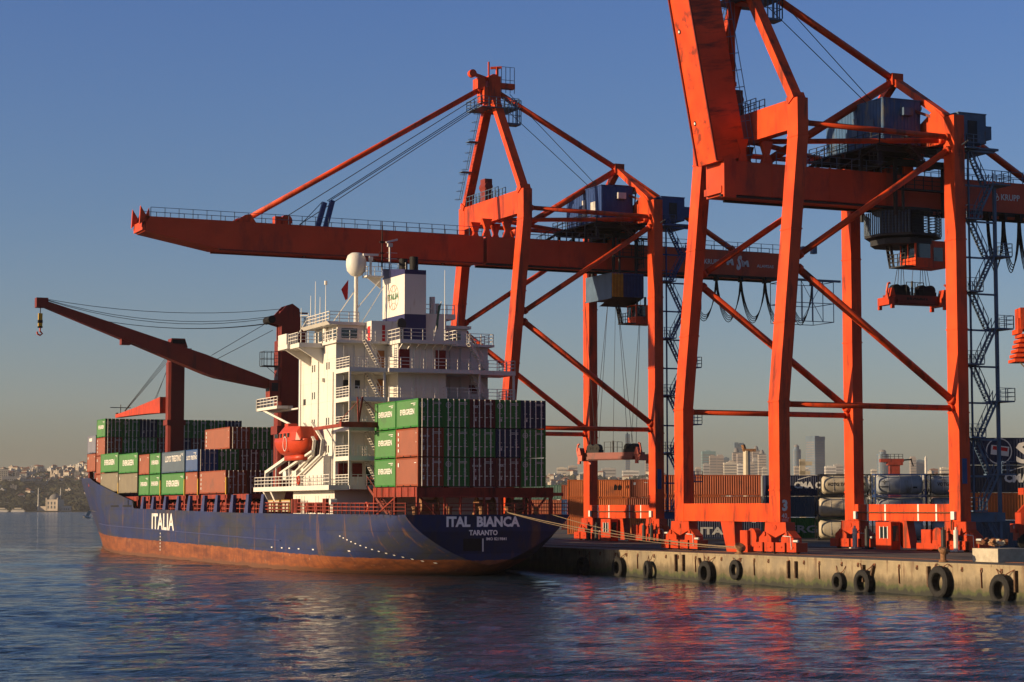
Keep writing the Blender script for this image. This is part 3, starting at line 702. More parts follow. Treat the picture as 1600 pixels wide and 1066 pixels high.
# funnel
def ffz(v,a,b): return a+(b-a)*(v-19.3)/6.3
fu0,fu1,fv0,fv1=-1.05,1.2,19.3,25.8
mb=MB()
def fbox(zlo,zhi,m,e=0.0):
    vs=[]
    for (u,v) in ((fu0-e,fv0-e),(fu1+e,fv0-e),(fu1+e,fv1+e),(fu0-e,fv1+e)): vs+=[(u,v,zlo(v)),(u,v,zhi(v))]
    mb.add(vs,[(0,2,3,1),(2,4,5,3),(4,6,7,5),(6,0,1,7),(1,3,5,7),(0,6,4,2)],m)
fbox(lambda v:21.98,lambda v:24.9,1); fbox(lambda v:24.9,lambda v:ffz(v,28.85,28.9),0); fbox(lambda v:ffz(v,28.85,28.9),lambda v:ffz(v,29.3,30.0),1)
fo=mb.build('funnel',['ship_white','funnel_blue'],ship); fix(fo.data)
mb=MB()
for u,v in ((0.35,23.6),(0.75,21.6)): mb.tube([(u,v,29.2),(u,v,30.85)],0.44,14)
mb.split('exhaust_pipe','black',fo)
mb=MB(); cx,cy,cz,rr=fu0-.02,22.5,26.8,1.25
def arc(fn,n,th=.035):
    for i in range(n):
        a=Vector(fn(i/n)); b=Vector(fn((i+1)/n)); mb.beam(a,b,0.012,th,(0,0,1))
arc(lambda t:(cx,cy+rr*1.15*math.cos(t*6.2832),cz+rr*math.sin(t*6.2832)),28)
for s in (-1,1):
    arc(lambda t:(cx,cy+(t*2-1)*0.95,cz+s*(0.55-0.35*(1-(t*2-1)**2)+.35)),8)
    arc(lambda t:(cx,cy+s*0.55*math.cos((t-.5)*3.14),cz+rr*math.sin((t-.5)*3.14)),12)
mb.build('emblem','emblem_orange',fo)
mb=MB(); put_text(mb,'ITALIA',(cx-.012,cy+1.75,cz-.22),(0,-1,0),(0,0,1),3.2,0.62,0.03); mb.build('lettering','emblem_green',fo)
# satellite dome, masts and radars
mb=MB(); mb.tube([(-4.15,25,24),(-4.15,25,29.2)],[0.24,0.2],10); mb.beam((-6.4,26.5,24.0),(-4.25,25.1,27.6),.08,.08); mb.build('dome_pillar','ship_white',ship)
mb=MB(); prof=[(0.05,28.95),(0.55,29.15),(0.93,29.6),(1.03,30.2),(1.0,30.75),(0.85,31.15),(0.5,31.4),(0.02,31.45)]
n=20
for i,(r,z) in enumerate(prof):
    for k in range(n): mb.v.append((-4.15+r*math.cos(6.2832*k/n),25+r*math.sin(6.2832*k/n),z))
for i in range(len(prof)-1):
    for k in range(n): mb.f.append((i*n+k,i*n+(k+1)%n,(i+1)*n+(k+1)%n,(i+1)*n+k)); mb.m.append(0)
mb.build('satellite_dome','ship_white',ship,smooth=True)
mb=MB(); mb.box(-3.5,-1.7,23.6,25.0,28.9,29.05); mb.rail([(-1.9,23.6,29.05),(-3.45,23.6,29.05),(-3.45,25,29.05)],0.9,.03,.7,2); mb.beam((-4.3,25,25.5),(-2.0,24,28.6),.09,.09); mb.beam((-3.9,24.4,24.1),(-1.7,23.6,28.0),.07,.07)
mb.tube([(-2.9,24.2,29),(-2.9,24.2,31.0)],0.13,8); mb.box(-3.1,-2.7,24.0,24.4,30.6,31.0); mb.beam((-3.9,23.6,31.1),(-1.9,24.8,31.3),.12,.22); mb.prism([(-3.3,24.2,28.9),(-1.8,24.2,28.9),(-1.8,24.2,27.8)],(0,.12,0))
mb.build('radar_mast','ship_white',ship)
mb=MB(); mb.tube([(-1.35,25.2,29.8),(-1.35,25.2,34.8)],[0.09,0.04],6); mb.box(-1.6,-1.1,25.1,25.3,32.6,32.75); mb.box(-1.6,-1.1,25.1,25.3,31.5,31.6); mb.build('signal_mast','black',ship)
mb=MB(); mb.tube([(-0.6,25.0,29.8),(-0.6,25.0,32.3)],0.1,6); mb.beam((-1.1,24.7,32.6),(0.3,25.2,33.0),.1,.18); mb.box(-0.85,-0.35,24.8,25.2,32.2,32.55); mb.rail([(-1.7,25.3,29.8),(0.4,25.3,29.7),(0.4,23.0,29.6)],0.8,.025,.8,2)
for z in (31.0,31.6): mb.beam((-0.9,25,z),(0.2,25,z),.05,.05)
mb.build('radar_mast','ship_white',ship)
mb=MB()
for u,v,z0,z1 in ((-8.0,27.8,24,27.2),(-7.7,27.2,24,28.6),(-7.4,26.6,24,27.0),(-7.2,25.4,24,28.2),(-8.2,30.4,22,26.2),(-7.8,29.2,22,25.6),(6.4,24,24,26.5),(3.4,20.4,22,26),(1.9,16,21.9,29)): mb.tube([(u,v,z0),(u,v,z1)],[.05,.025],5)
mb.tube([(-7.2,25.4,28.1),(-7.2,25.4,28.5)],.16,8); mb.beam((-8.2,30.4,25.4),(-7.6,29.8,25.4),.3,.06); mb.beam((-9.4,30.4,22),(-8.0,29.3,24.8),.06,.06)
mb.tube([(-7.4,24.6,22),(-7.4,24.6,23.2)],.14,8); mb.tube([(-7.4,24.6,23.2),(-7.4,24.6,24.1)],.33,10)
mb.build('antenna_mast','ship_white',ship)
mb=MB(); mb.tube([(2.3,20.5,22),(2.3,20.5,26.8)],.3,8); mb.tube([(3.0,20.9,22),(3.0,20.9,26.2)],.22,8); mb.box(1.2,4.6,20,22.5,24.6,25.1); mb.box(1.4,3.6,20,22.5,21.98,24.6); mb.rail([(1.2,20,25.1),(4.5,20,25.1)],.9,.04,.8,2)
mb.build('vent_housing','ship_white',ship)
mb=MB(); mb.add([(-5.95,24.3,27.6),(-5.2,24.3,28.6),(-5.25,24.3,26.7),(-5.5,24.25,26.5)],[(0,1,2,3),(3,2,1,0)]); mb.build('flag','flag_red',ship)
mb=MB(); mb.tube([(0.1,14.3,21.9),(0.75,13.9,25.7)],.045,6); mb.build('flagstaff','galvanised',ship)
mb=MB(); mb.add([(0.75,13.9,25.6),(0.35,13.75,25.2),(0.1,13.7,23.4),(0.35,13.8,22.9),(0.5,13.88,24.2)],[(0,1,2,3,4),(4,3,2,1,0)]); mb.build('flag','emblem_green',ship)
mb=MB(); mb.tube([(-2.2,17.0,22),(-2.2,17.0,23.1)],.06,6); mb.tube([(-2.25,17.0,23.7),(-2.2,16.85,23.7)],.55,14); mb.build('dish_antenna','dark_metal',ship)
# embarkation platform forward, port side
mb=MB(); mb.box(-9.9,-8.2,33.0,40.5,16.05,16.35); mb.rail([(-9.85,33,16.35),(-9.85,40.4,16.35),(-8.3,40.4,16.35)],.95,.04,1.2,3); mb.beam((-9.7,38.6,16.1),(-8.3,31,14.0),.12,.2); mb.box(-9.95,-8.2,40.4,40.5,16.1,17.3); mb.box(-8.4,-7.9,30.6,40.5,15.9,16.05); mb.build('crane_platform','ship_white',ship)
# lifeboat davits
mb=MB()
for v in (33.8,22.4):
    pts=[(-9.9,v+2.6,8.0),(-9.9,v+2.6,9.4),(-9.9,v+0.6,10.6),(-9.6,v-1.5,11.3)]
for v,q in ((24.6,0),(22.0,0)):
    mb.beam((-9.6,v,14.2),(-9.5,v-3.2,12.4),.16,.28,(1,0,0)); mb.beam((-9.5,v-3.2,12.5),(-9.5,v-2.6,10.9),.16,.28,(1,0,0)); mb.beam((-9.5,v-2.6,11.0),(-9.6,v+4.5,9.0),.16,.28,(1,0,0))
mb.beam((-9.9,36.6,8.05),(-9.9,36.4,9.6),.3,.4,(1,0,0)); mb.beam((-9.9,36.5,9.55),(-9.8,29.0,11.0),.3,.42,(1,0,0)); mb.beam((-9.9,31.5,9.4),(-9.8,21.0,11.4),.2,.3,(1,0,0)); mb.beam((-9.9,33.2,8.05),(-9.9,33.0,10.0),.12,.12); mb.beam((-9.9,28.4,8.05),(-9.9,28.4,10.8),.14,.14)
mb.box(-9.7,-8.4,26.8,28.4,8.05,9.6); mb.box(-9.2,-8.3,19.5,26,8.05,10.9)
mb.build('lifeboat_davit','ship_white',ship)
mb=MB(); mb.tube([(-10.0,29.8,9.2),(-9.2,29.8,9.2)],.55,12); mb.tube([(-10.0,14.9,6.5),(-9.4,14.9,6.5)],.3,10); mb.split('liferaft_canister','paint_white',ship)
def ring(mb,c,r,t,nrm,m=0,n=16):
    nrm=Vector(nrm).normalized(); a=nrm.orthogonal().normalized(); b=nrm.cross(a)
    mb.tube([Vector(c)+(a*math.cos(6.2832*k/n)+b*math.sin(6.2832*k/n))*r for k in range(n)],t,6,m,close=True)
mb=MB(); ring(mb,(-10.3,24.0,8.6),.38,.09,(1,0,0)); ring(mb,(-9.7,5.2,6.0),.38,.09,(1,0,.0)); mb.split('lifebuoy','lifeboat_orange',ship)
# gangway boom on the gallery
mb=MB(); mb.box(-9.6,-4.7,12.9,13.4,13.45,13.95); mb.beam((-9.0,13.2,13.7),(-9.9,20.0,13.5),.35,.3); mb.beam((-7.8,13.2,13.9),(-7.4,13.2,16.3),.16,.16); mb.beam((-7.8,13.2,13.9),(-7.9,13.2,16.3),.12,.12); mb.beam((-7.6,13.2,16.2),(-9.2,15,13.9),.05,.05); mb.beam((-7.5,13.2,16.2),(-5,13.2,14.0),.05,.05)
mb.build('gangway_davit','ship_red',ship)
# deck clutter beside the house: crates, pipes, winch
for i,(v,ln) in enumerate(((36.0,2.2),(33.6,1.7),(30.6,3.1))):
    mb=MB(); mb.box(-9.6,-8.3,v-ln/2,v+ln/2,5.55,6.65); mb.box(-9.62,-8.28,v-ln/2-.02,v+ln/2+.02,6.66,6.72,1)
    for q in (-ln/2,ln/2-.08): mb.box(-9.64,-9.6,v+q,v+q+.08,5.5,6.7,1)
    mb.build('stowage_crate',['concrete_light','yellow'],ship)
mb=MB(); mb.rail([(-9.9,37,5.45),(-9.9,28.5,5.45)],1.0,.05,1.3,3)
for v in (27.6,27.1,26.6,26.1,25.6,17.4,17.0,16.6): mb.box(-9.9,-9.6,v-.12,v+.12,5.4,6.8)
for v in (22.6,19.8): mb.tube([(-9.9,v,5.95),(-9.1,v,5.95)],.5,12); mb.tube([(-9.95,v,5.95),(-9.05,v,5.95)],.18,8)
mb.rail([(-9.95,25.4,5.4),(-9.8,1.6,5.32),(-7.8,.2,5.32)],1.0,.045,1.25,3)
mb.rail([(-7.8,.15,5.32),(7.8,.15,5.32)],1.0,.045,1.3,3)
mb.build('deck_railing','ship_red',ship)
mb=MB()
for u,v in ((-6.6,1.1),(-3.4,1.0),(-0.2,1.2),(2.2,.9),(5.2,1.3)):
    mb=MB(); mb.tube([(u,v,5.2),(u,v,5.9)],.24,10); mb.tube([(u,v,5.9),(u,v,6.05)],.34,10); mb.build('deck_bollard','rust_old',ship)
for u,v in ((-4.6,3.2),(1.0,3.4),(4.0,3.0)):
    mb=MB(); mb.tube([(u-.8,v,6.1),(u+.8,v,6.1)],.55,12); mb.tube([(u-.85,v,6.1),(u-.75,v,6.1)],.8,12); mb.tube([(u+.75,v,6.1),(u+.85,v,6.1)],.8,12); mb.box(u-1,u+1,v-.5,v+.5,5.2,5.6); mb.build('mooring_winch','rust_old',ship)
# container stand over the stern
mb=MB(); mb.box(-6.05,7.1,1.9,2.35,6.85,7.75)
for u in (-6.0,7.05): mb.box(u-.12,u+.12,1.9,13.8,6.9,7.78)
for v in (1.9,4.9,7.8,10.8,13.5): mb.box(-6.0,7.0,v,v+.3,6.95,7.74)
for u in (-6.0,-3.4,-1.9,0.4,1.9,4.3,4.9,6.9): mb.box(u-.09,u+.09,1.98,2.2,5.2,6.9)
for v in (1.95,7.8,13.5):
    for u in (-6.0,6.95): mb.box(u-.12,u+.12,v,v+.25,5.2,6.95)
mb.beam((-6.05,7.6,6.9),(-6.05,12.8,5.3),.14,.14); mb.beam((-5.8,2.1,6.9),(-4.2,2.1,5.3),.14,.16); mb.beam((6.6,2.1,7.0),(5.2,2.1,5.3),.14,.16); mb.beam((4.6,2.1,7.0),(5.4,2.1,5.9),.14,.14); mb.box(6.9,8.2,1.95,2.3,7.0,7.3)
for i in range(7): mb.box(-6.2,-6.12,2.4+i*1.7,2.52+i*1.7,6.92,7.76)
mb.build('container_stand','ship_red',ship)
# ---- deck cranes of the ship
def deck_crane(u,v,ztop,jib,label,zb=5.3,wd=1.05):
    t=thing('deck_crane',sw(u,v,0),-YA,label,'deck crane')
    mb=MB(); 
    pr_=[(-wd-.35,-wd),(-wd,-wd-.15),(wd,-wd-.15),(wd,wd),(-wd,wd),(-wd-.35,wd-.4)]
    n=len(pr_); vs=[(x,y,zb) for x,y in pr_]+[(x,y,ztop-3.2) for x,y in pr_]
    mb.add(vs,[tuple(range(n-1,-1,-1)),tuple(range(n,2*n))]+[(i,(i+1)%n,n+(i+1)%n,n+i) for i in range(n)])
    mb.box(-wd-.5,wd+.2,-wd-.3,wd+.2,zb+ (11.6 if jib=='fold' else 8.5),zb+(12.3 if jib=='fold' else 9.4))
    o=mb.build('column','ship_crane_red',t); fix(o.data)
    mb=MB()
    if jib=='out':
        pts=[(-1.0,ztop-3.2),(-1.0,ztop-1.6),(-2.1,ztop-1.3),(-2.3,ztop-.6),(-1.3,ztop-.3),(-.5,ztop+.6),(.2,ztop+.85),(1.0,ztop+.3),(1.15,ztop-1.6),(1.6,ztop-2.2),(1.4,ztop-3.2)]
        mb.prism([(a,-1.1,b) for a,b in pts],(0,.25,0)); mb.prism([(a,.6,b) for a,b in pts],(0,.25,0)); mb.box(-.9,1.0,-.86,.6,ztop-3.2,ztop-1.0)
        mb.box(-.8,1.05,-.86,.6,ztop-.8,ztop+.1); mb.box(1.0,1.9,-.9,.5,ztop-3.4,ztop-1.6); mb.rail([(1.1,-1.0,ztop-1.6),(2.0,-1.0,ztop-1.6),(2.0,.4,ztop-1.6)],1.0,.03,.5,2); mb.box(.9,2.0,-.9,-.6,ztop-.2,ztop-.05)
    else:
        mb.box(-1.0,1.0,-1.0,1.0,ztop-3.2,ztop-1.0); mb.prism([(-1.15,-1.05,ztop-1.2),(-.9,-1.05,ztop),(.9,-1.05,ztop),(1.3,-1.05,ztop-1.2)],(0,2,0)); mb.box(1.0,1.9,-.8,.6,ztop-2.2,ztop-2.1); mb.rail([(1.0,-.8,ztop-2.1),(1.85,-.8,ztop-2.1),(1.85,.6,ztop-2.1)],.8,.03,.5,2)
        mb.box(-.8,.9,-1.12,-1.05,ztop-.7,ztop-.2,1)
    o=mb.build('crane_head',['ship_crane_red','black'],t); fix(o.data)
    mb=MB()
    if jib=='out':
        mb.tube([(-2.1,-1.2,ztop-.95),(-2.1,1.0,ztop-.95)],.42,12)
        mb.build('sheave','black',t)
        mb=MB(); mb.box(-2.3,-1.2,-1.3,.3,17.6,19.6); mb.box(-2.32,-2.3,-1.1,.2,18.3,19.2); mb.build('operator_cab','ship_red',t)
        mb=MB(); mb.box(-2.33,-2.3,-1.1,.1,18.4,19.3); mb.box(-2.1,-1.4,-1.33,-1.3,18.4,19.3)
        mb.rail([(-2.9,-1.0,21.2),(-2.9,.6,21.2),(-1.3,.6,21.2)],1.5,.03,.8,2)
        mb.rail([(-1.3,-1.0,21.2),(-2.9,-1.0,21.2)],1.5,.03,.8,2); mb.beam((-2.8,-1,21.2),(-1.3,-1,20.0),.05,.05); mb.box(-2.9,-1.2,-1.0,.6,21.1,21.2)
        mb.build('cab_platform','dark_metal',t)
        # jib swung out over the port side, made of two tapering side webs
        tip=Vector((-26.3,0,27.0)); root=Vector((-1.2,0,18.95)); mid=Vector((-10.2,0,21.3))
        mb=MB()
        def sect(p,h,wy): return [(p.x,-wy,p.z-h),(p.x,wy,p.z-h),(p.x,wy,p.z+h),(p.x,-wy,p.z+h)]
        secs=[sect(root,.33,1.0),sect(Vector((-3.8,0,19.65)),.62,1.0),sect(Vector((-8.0,0,20.75)),.98,.95),sect(Vector((-9.2,0,21.15)),1.02,.9),sect(Vector((-19.5,0,24.7)),.62,.65),sect(tip,.36,.45)]
        vs=[q for s_ in secs for q in s_]; fs=[(0,1,2,3),tuple(len(vs)-1-k for k in range(4))]
        for i in range(len(secs)-1):
            for k in range(4): fs.append((4*i+k,4*i+(k+1)%4,4*i+4+(k+1)%4,4*i+4+k))
        mb.add(vs,fs); mb.box(-27.1,-25.9,-.55,.55,26.6,27.6); mb.box(-18.2,-17.2,-.5,.5,23.0,23.6)
        o=mb.build('jib','ship_crane_red',t); fix(o.data)
        mb=MB()
        def sag(a,b,s_,r=.03):
            a=Vector(a); b=Vector(b); mb.tube([a+(b-a)*i/10+Vector((0,0,-s_*4*(i/10)*(1-i/10))) for i in range(11)],r,5)
        sag((-26.2,-.3,27.5),(-.6,-.6,ztop+.3),.9); sag((-26.2,0,27.5),(-2.2,0,ztop-.6),1.25); sag((-26.2,.3,27.5),(-2.2,.4,ztop-.75),1.4); sag((-19.0,-.3,25.3),(-2.2,-.2,ztop-1.3),.6); sag((-19.5,.1,25.4),(-2.2,.2,ztop-1.35),.62)
        sag((-8.6,-.7,22.1),(-2.3,-.4,ztop-1.2),0); sag((-7.7,.5,21.8),(-1.6,.2,ztop-2.0),0)
        mb.build('luffing_rope','rope_steel',t)
        mb=MB(); mb.tube([(-26.6,0,26.7),(-26.6,0,24.5)],.05,5); mb.build('hoist_rope','rope_steel',t)
        mb=MB(); mb.box(-26.8,-26.4,-.18,.18,24.5,26.0); mb.box(-26.83,-26.37,-.2,.2,25.0,25.3,1); mb.box(-26.83,-26.37,-.2,.2,24.5,24.65,1)
        mb.tube([(-26.6,0,24.5),(-26.6,0,24.15),(-26.35,0,23.9),(-26.6,0,23.72),(-26.85,0,23.85),(-26.9,0,24.1)],.09,6,2); mb.build('hook_block',['yellow','black','lifeboat_orange'],t)
    else:
        mb=MB(); secs=[]
        for y,zc,h,wx in ((1.2,19.4,1.35,.75),(8,19.4,1.0,.7),(18,19.35,.62,.6),(27,19.3,.35,.5),(30.5,19.3,.3,.45)): secs.append([(-1.1-wx,y,zc-h*.6),(-1.1+wx,y,zc-h*.6),(-1.1+wx,y,zc+h),(-1.1-wx,y,zc+h)])
        vs=[q for s_ in secs for q in s_]; fs=[(0,1,2,3),tuple(len(vs)-1-k for k in range(4))]
        for i in range(len(secs)-1):
            for k in range(4): fs.append((4*i+k,4*i+(k+1)%4,4*i+4+(k+1)%4,4*i+4+k))
        mb.add(vs,fs); o=mb.build('jib','bogie_orange',t); fix(o.data)
        mb=MB(); mb.box(-2.6,.4,29,29.2,20.5,20.6); mb.tube([(-1.1,29,19.3),(-1.1,29,21)],.06,5); mb.tube([(-1.1,31.5,19.2),(-1.1,31.5,19.9)],.2,6); mb.build('anemometer_bracket','dark_metal',t)
        mb=MB()
        for dx in (-.5,-.3,-.1,.1): mb.tube([(-1.1+dx,26+dx*4,19.9),(-.9+dx*.4,-.2,ztop-2.6-dx)],.03,5)
        for dx in (-.3,0): mb.tube([(-1.0+dx,9+dx*8,20.2),(-.9+dx*.4,-.2,ztop-3.4)],.03,5)
        mb.build('luffing_rope','rope_steel',t)
    return t
deck_crane(-5.35,44.6,27.1,'out','dark red ship crane beside the deckhouse with its jib raised over the side',wd=0.95)
deck_crane(-3.7,101.5,28.5,'fold','dark red ship crane amidships with its jib lowered over the containers',wd=0.9)
# ---- lifeboat
t=thing('lifeboat',sw(-9.9,26.6,0),-YA,'enclosed orange lifeboat hanging in white davits beside the deckhouse','lifeboat'); t.scale=(.95,.86,1)
mb=MB(); st=[]; 
for i in range(13):
    s=i/12; y=-5.6+11.4*s; 
    wv=1.45*math.sin(math.pi*min(1,max(0.0,(s*0.93+0.035))))**0.45; kz=10.95+0.9*abs(2*s-1)**3.2; dz=12.55+0.12*abs(2*s-1)
    st.append([(0,y,kz),(-.55*wv,y,kz+.22),(-.92*wv,y,kz+.75),(-wv,y,dz-.15),(-wv,y,dz),(wv,y,dz),(wv,y,dz-.15),(.92*wv,y,kz+.75),(.55*wv,y,kz+.22)])
n=9; vs=[q for r in st for q in r]; fs=[tuple(range(n)),tuple(len(vs)-1-k for k in range(n))]
for i in range(len(st)-1):
    for k in range(n): fs.append((i*n+k,i*n+(k+1)%n,(i+1)*n+(k+1)%n,(i+1)*n+k))
mb.add(vs,fs); mb.box(-.5,.5,-4,2.4,10.6,11.1); o=mb.build('hull','lifeboat_orange',t,smooth=True); fix(o.data)
mb=MB(); st=[]
for y,h,wv in ((-5.3,.3,.9),(-4.7,1.35,1.25),(-1.2,1.45,1.3),(1.2,1.5,1.3),(2.6,1.15,1.25),(4.6,.45,1.0),(5.3,.15,.5)):
    st.append([(-wv,y,12.5),(-wv*.92,y,12.5+h*.6),(-wv*.6,y,12.5+h),(wv*.6,y,12.5+h),(wv*.92,y,12.5+h*.6),(wv,y,12.5)])
n=6; vs=[q for r in st for q in r]; fs=[tuple(range(n)),tuple(len(vs)-1-k for k in range(n))]
for i in range(len(st)-1):
    for k in range(n): fs.append((i*n+k,i*n+(k+1)%n,(i+1)*n+(k+1)%n,(i+1)*n+k))
mb.add(vs,fs); mb.box(-.5,.5,.9,2.3,13.9,14.3); o=mb.build('canopy','lifeboat_orange',t); fix(o.data)
mb=MB()
for y in (3.0,2.2,0.9,-0.6,-2.0): mb.box(-1.36,-1.2,y-.25,y+.25,12.85,13.25)
mb.build('window','glass_dark',t)
mb=MB(); ring(mb,(-1.0,-3.2,12.9),.6,.05,(1,0,0)); ring(mb,(-1.42,-1.2,12.2),.7,.04,(1,0,0)); mb.build('grab_line','paint_white',t)
# ---- containers aboard
def nth(i): return ['first','second','third','fourth','fifth','sixth','seventh','eighth','ninth'][i]
CN={'green':'green','brown':'rust brown','maroon':'dark maroon','blue':'blue','slate':'slate blue','navy':'navy blue','tan':'tan grey','orange':'orange','greyblue':'pale grey blue','rustred':'rusty red','grey':'grey','black':'black','greenblue':'dull green'}
TS=['bottom','middle','top']
rows=[ # stern stack, tiers from the bottom; columns from the port side
 [('brown','bar'),('green','wreath'),('maroon','bar'),('maroon','tex'),('green','wreath')],
 [('brown','bar'),('green','seal'),('green','seal'),('navy','none'),('green','wreath')],
 [('green','wreath'),('green','wreath'),('maroon','tex'),('green','wreath'),('navy','none')]]
for ti,row in enumerate(rows):
    for ci,(c,dk) in enumerate(row):
        u=-6.0+1.22+ci*2.50; z=7.82+ti*2.64
        sd={(0,0):'vdash1',(1,0):'vdash',(2,0):'ev20'}.get((ti,ci))
        container(c,5.8,sw(u,2.0,z),-YA,'%s container, %s from left, %s row of door ends over the stern'%(CN[c],nth(ci),TS[ti]),'containers stacked over the stern',sd,dk)
for ti in range(3):
    for ci in range(5):
        c='green' if ci==0 else ['maroon','green','navy'][(ti+ci)%3]
        u=-6.0+1.22+ci*2.50; z=7.82+ti*2.64
        if ci==0: lb='green EVERGREEN container, %s of three at the forward left of the stern stack'%TS[ti]
        else: lb='%s container behind the stern door ends, %s from left, %s tier'%(CN[c],nth(ci),TS[ti])
        if ci in (0,1): container(c,5.8,sw(u,7.95,z),-YA,lb,'containers stacked over the stern','ev20' if ci==0 else None,'wreath',doors=False)
GB='containers stacked forward of the deckhouse'
def bay(v,L,cols,z,ti,desc,u0=-10.0,pitch=2.5,c0=0):
    for ci,(c,sd,dk) in enumerate(cols):
        if c is None: continue
        u=u0+1.22+(ci+c0)*pitch
        container(c,L,sw(u,v,z),-YA,desc[ci] if isinstance(desc,(list,tuple)) else '%s container, %s from left, %s'%(CN[c],nth(ci),desc),GB,sd,dk)
# bay just forward of the deckhouse (v 52)
bay(52.3,11.4,[('brown','vdash','bar'),('maroon',None,'bar'),('navy',None,'none'),('maroon',None,'bar')],7.5,0,'lowest door row left of the lifeboat')
bay(64.8,5.6,[('blue','lloyd20','none'),('green',None,'wreath'),('maroon',None,'bar'),('green',None,'wreath'),('maroon',None,'bar')],10.15,1,'second door row left of the lifeboat')
bay(64.8,11.4,[('brown','vdash','tex'),('green',None,'wreath'),('maroon',None,'bar'),('green',None,'wreath')],12.8,2,'raised top door row left of the lifeboat',u0=-6.2)
bay(64.8,5.6,[('brown','vdash1','bar'),('maroon',None,'bar')],7.5,0,['rust brown container at deck level under the short blue LLOYD TRIESTINO box','dark maroon container at deck level inboard of the one under the short blue box'])
for (v,L,c,sd,z,lb) in ((71.0,11.5,'slate','lloyd',10.15,'slate blue container with large LLOYD TRIESTINO lettering on the ship side'),
  (71.0,11.5,'green','ev40',7.5,'green EVERGREEN container directly under the slate blue LLOYD TRIESTINO one'),
  (83.3,5.7,'green','ev20',10.15,'short green container right beside the small brown one in the upper side row'),
  (83.3,5.7,'green','ev20',7.5,'short green container, right one of the pair at deck level amidships'),
  (89.3,5.7,'brown','vdash1',10.15,'small rust brown container left of the short green one in the upper side row'),
  (89.3,5.7,'green','ev20',7.5,'short green container, left one of the pair at deck level amidships'),
  (95.9,11.3,'green','ev40',10.5,'green EVERGREEN container, right one of the two long ones above the tan containers'),
  (95.9,11.3,'tan','vdash1',7.85,'tan grey container, right one of the two plain ones near the bow'),
  (107.6,11.4,'green','ev40',10.8,'green EVERGREEN container, left one of the two long ones above the tan containers'),
  (107.6,11.4,'tan','vdash1',8.1,'tan grey container, left one of the two plain ones near the bow')):
    container(c,L,sw(-10+1.22,v,z),-YA,lb,GB,sd,'none',doors=False)
# forward bay, four high, eight across; the two upper tiers show
t4=['green','green','navy','green','green','green','green','navy']; t3=['maroon','green','green','maroon','navy','maroon','green','maroon']
for ci in range(8):
    for ti,(c,z) in enumerate(((t3[ci],13.25),(t4[ci],15.86))):
        if ti==0 and ci==0: c='brown'
        dk='wreath' if c=='green' else ('bar' if c in('maroon','brown') else 'none')
        sd=('ev20' if ti==1 else 'vdash') if ci==0 else None
        container(c,5.8,sw(-9.35+1.22+ci*2.47,119.4,z),-YA,'%s container, %s from left, %s row of the tall bow stack'%(CN[c],nth(ci),('third','topmost')[ti]),GB,sd,dk)
for z,lb in ((10.65,'rust brown container, third from the top at the left edge of the tall bow stack'),(8.05,'rust brown container at deck level under the tall bow stack')):
    container('brown',5.8,sw(-8.13,119.4,z),-YA,lb,GB,'vdash1','none',doors=False)
container('greyblue',5.9,sw(-8.1,125.9,13.75),-YA,'pale grey blue container with a red and white patch, foremost on the ship',GB,'redflag','none',doors=False)
container('brown',5.9,sw(-8.1,125.9,11.1),-YA,'rust brown container under the pale grey blue one at the bow',GB,'vdash1','none',doors=False)

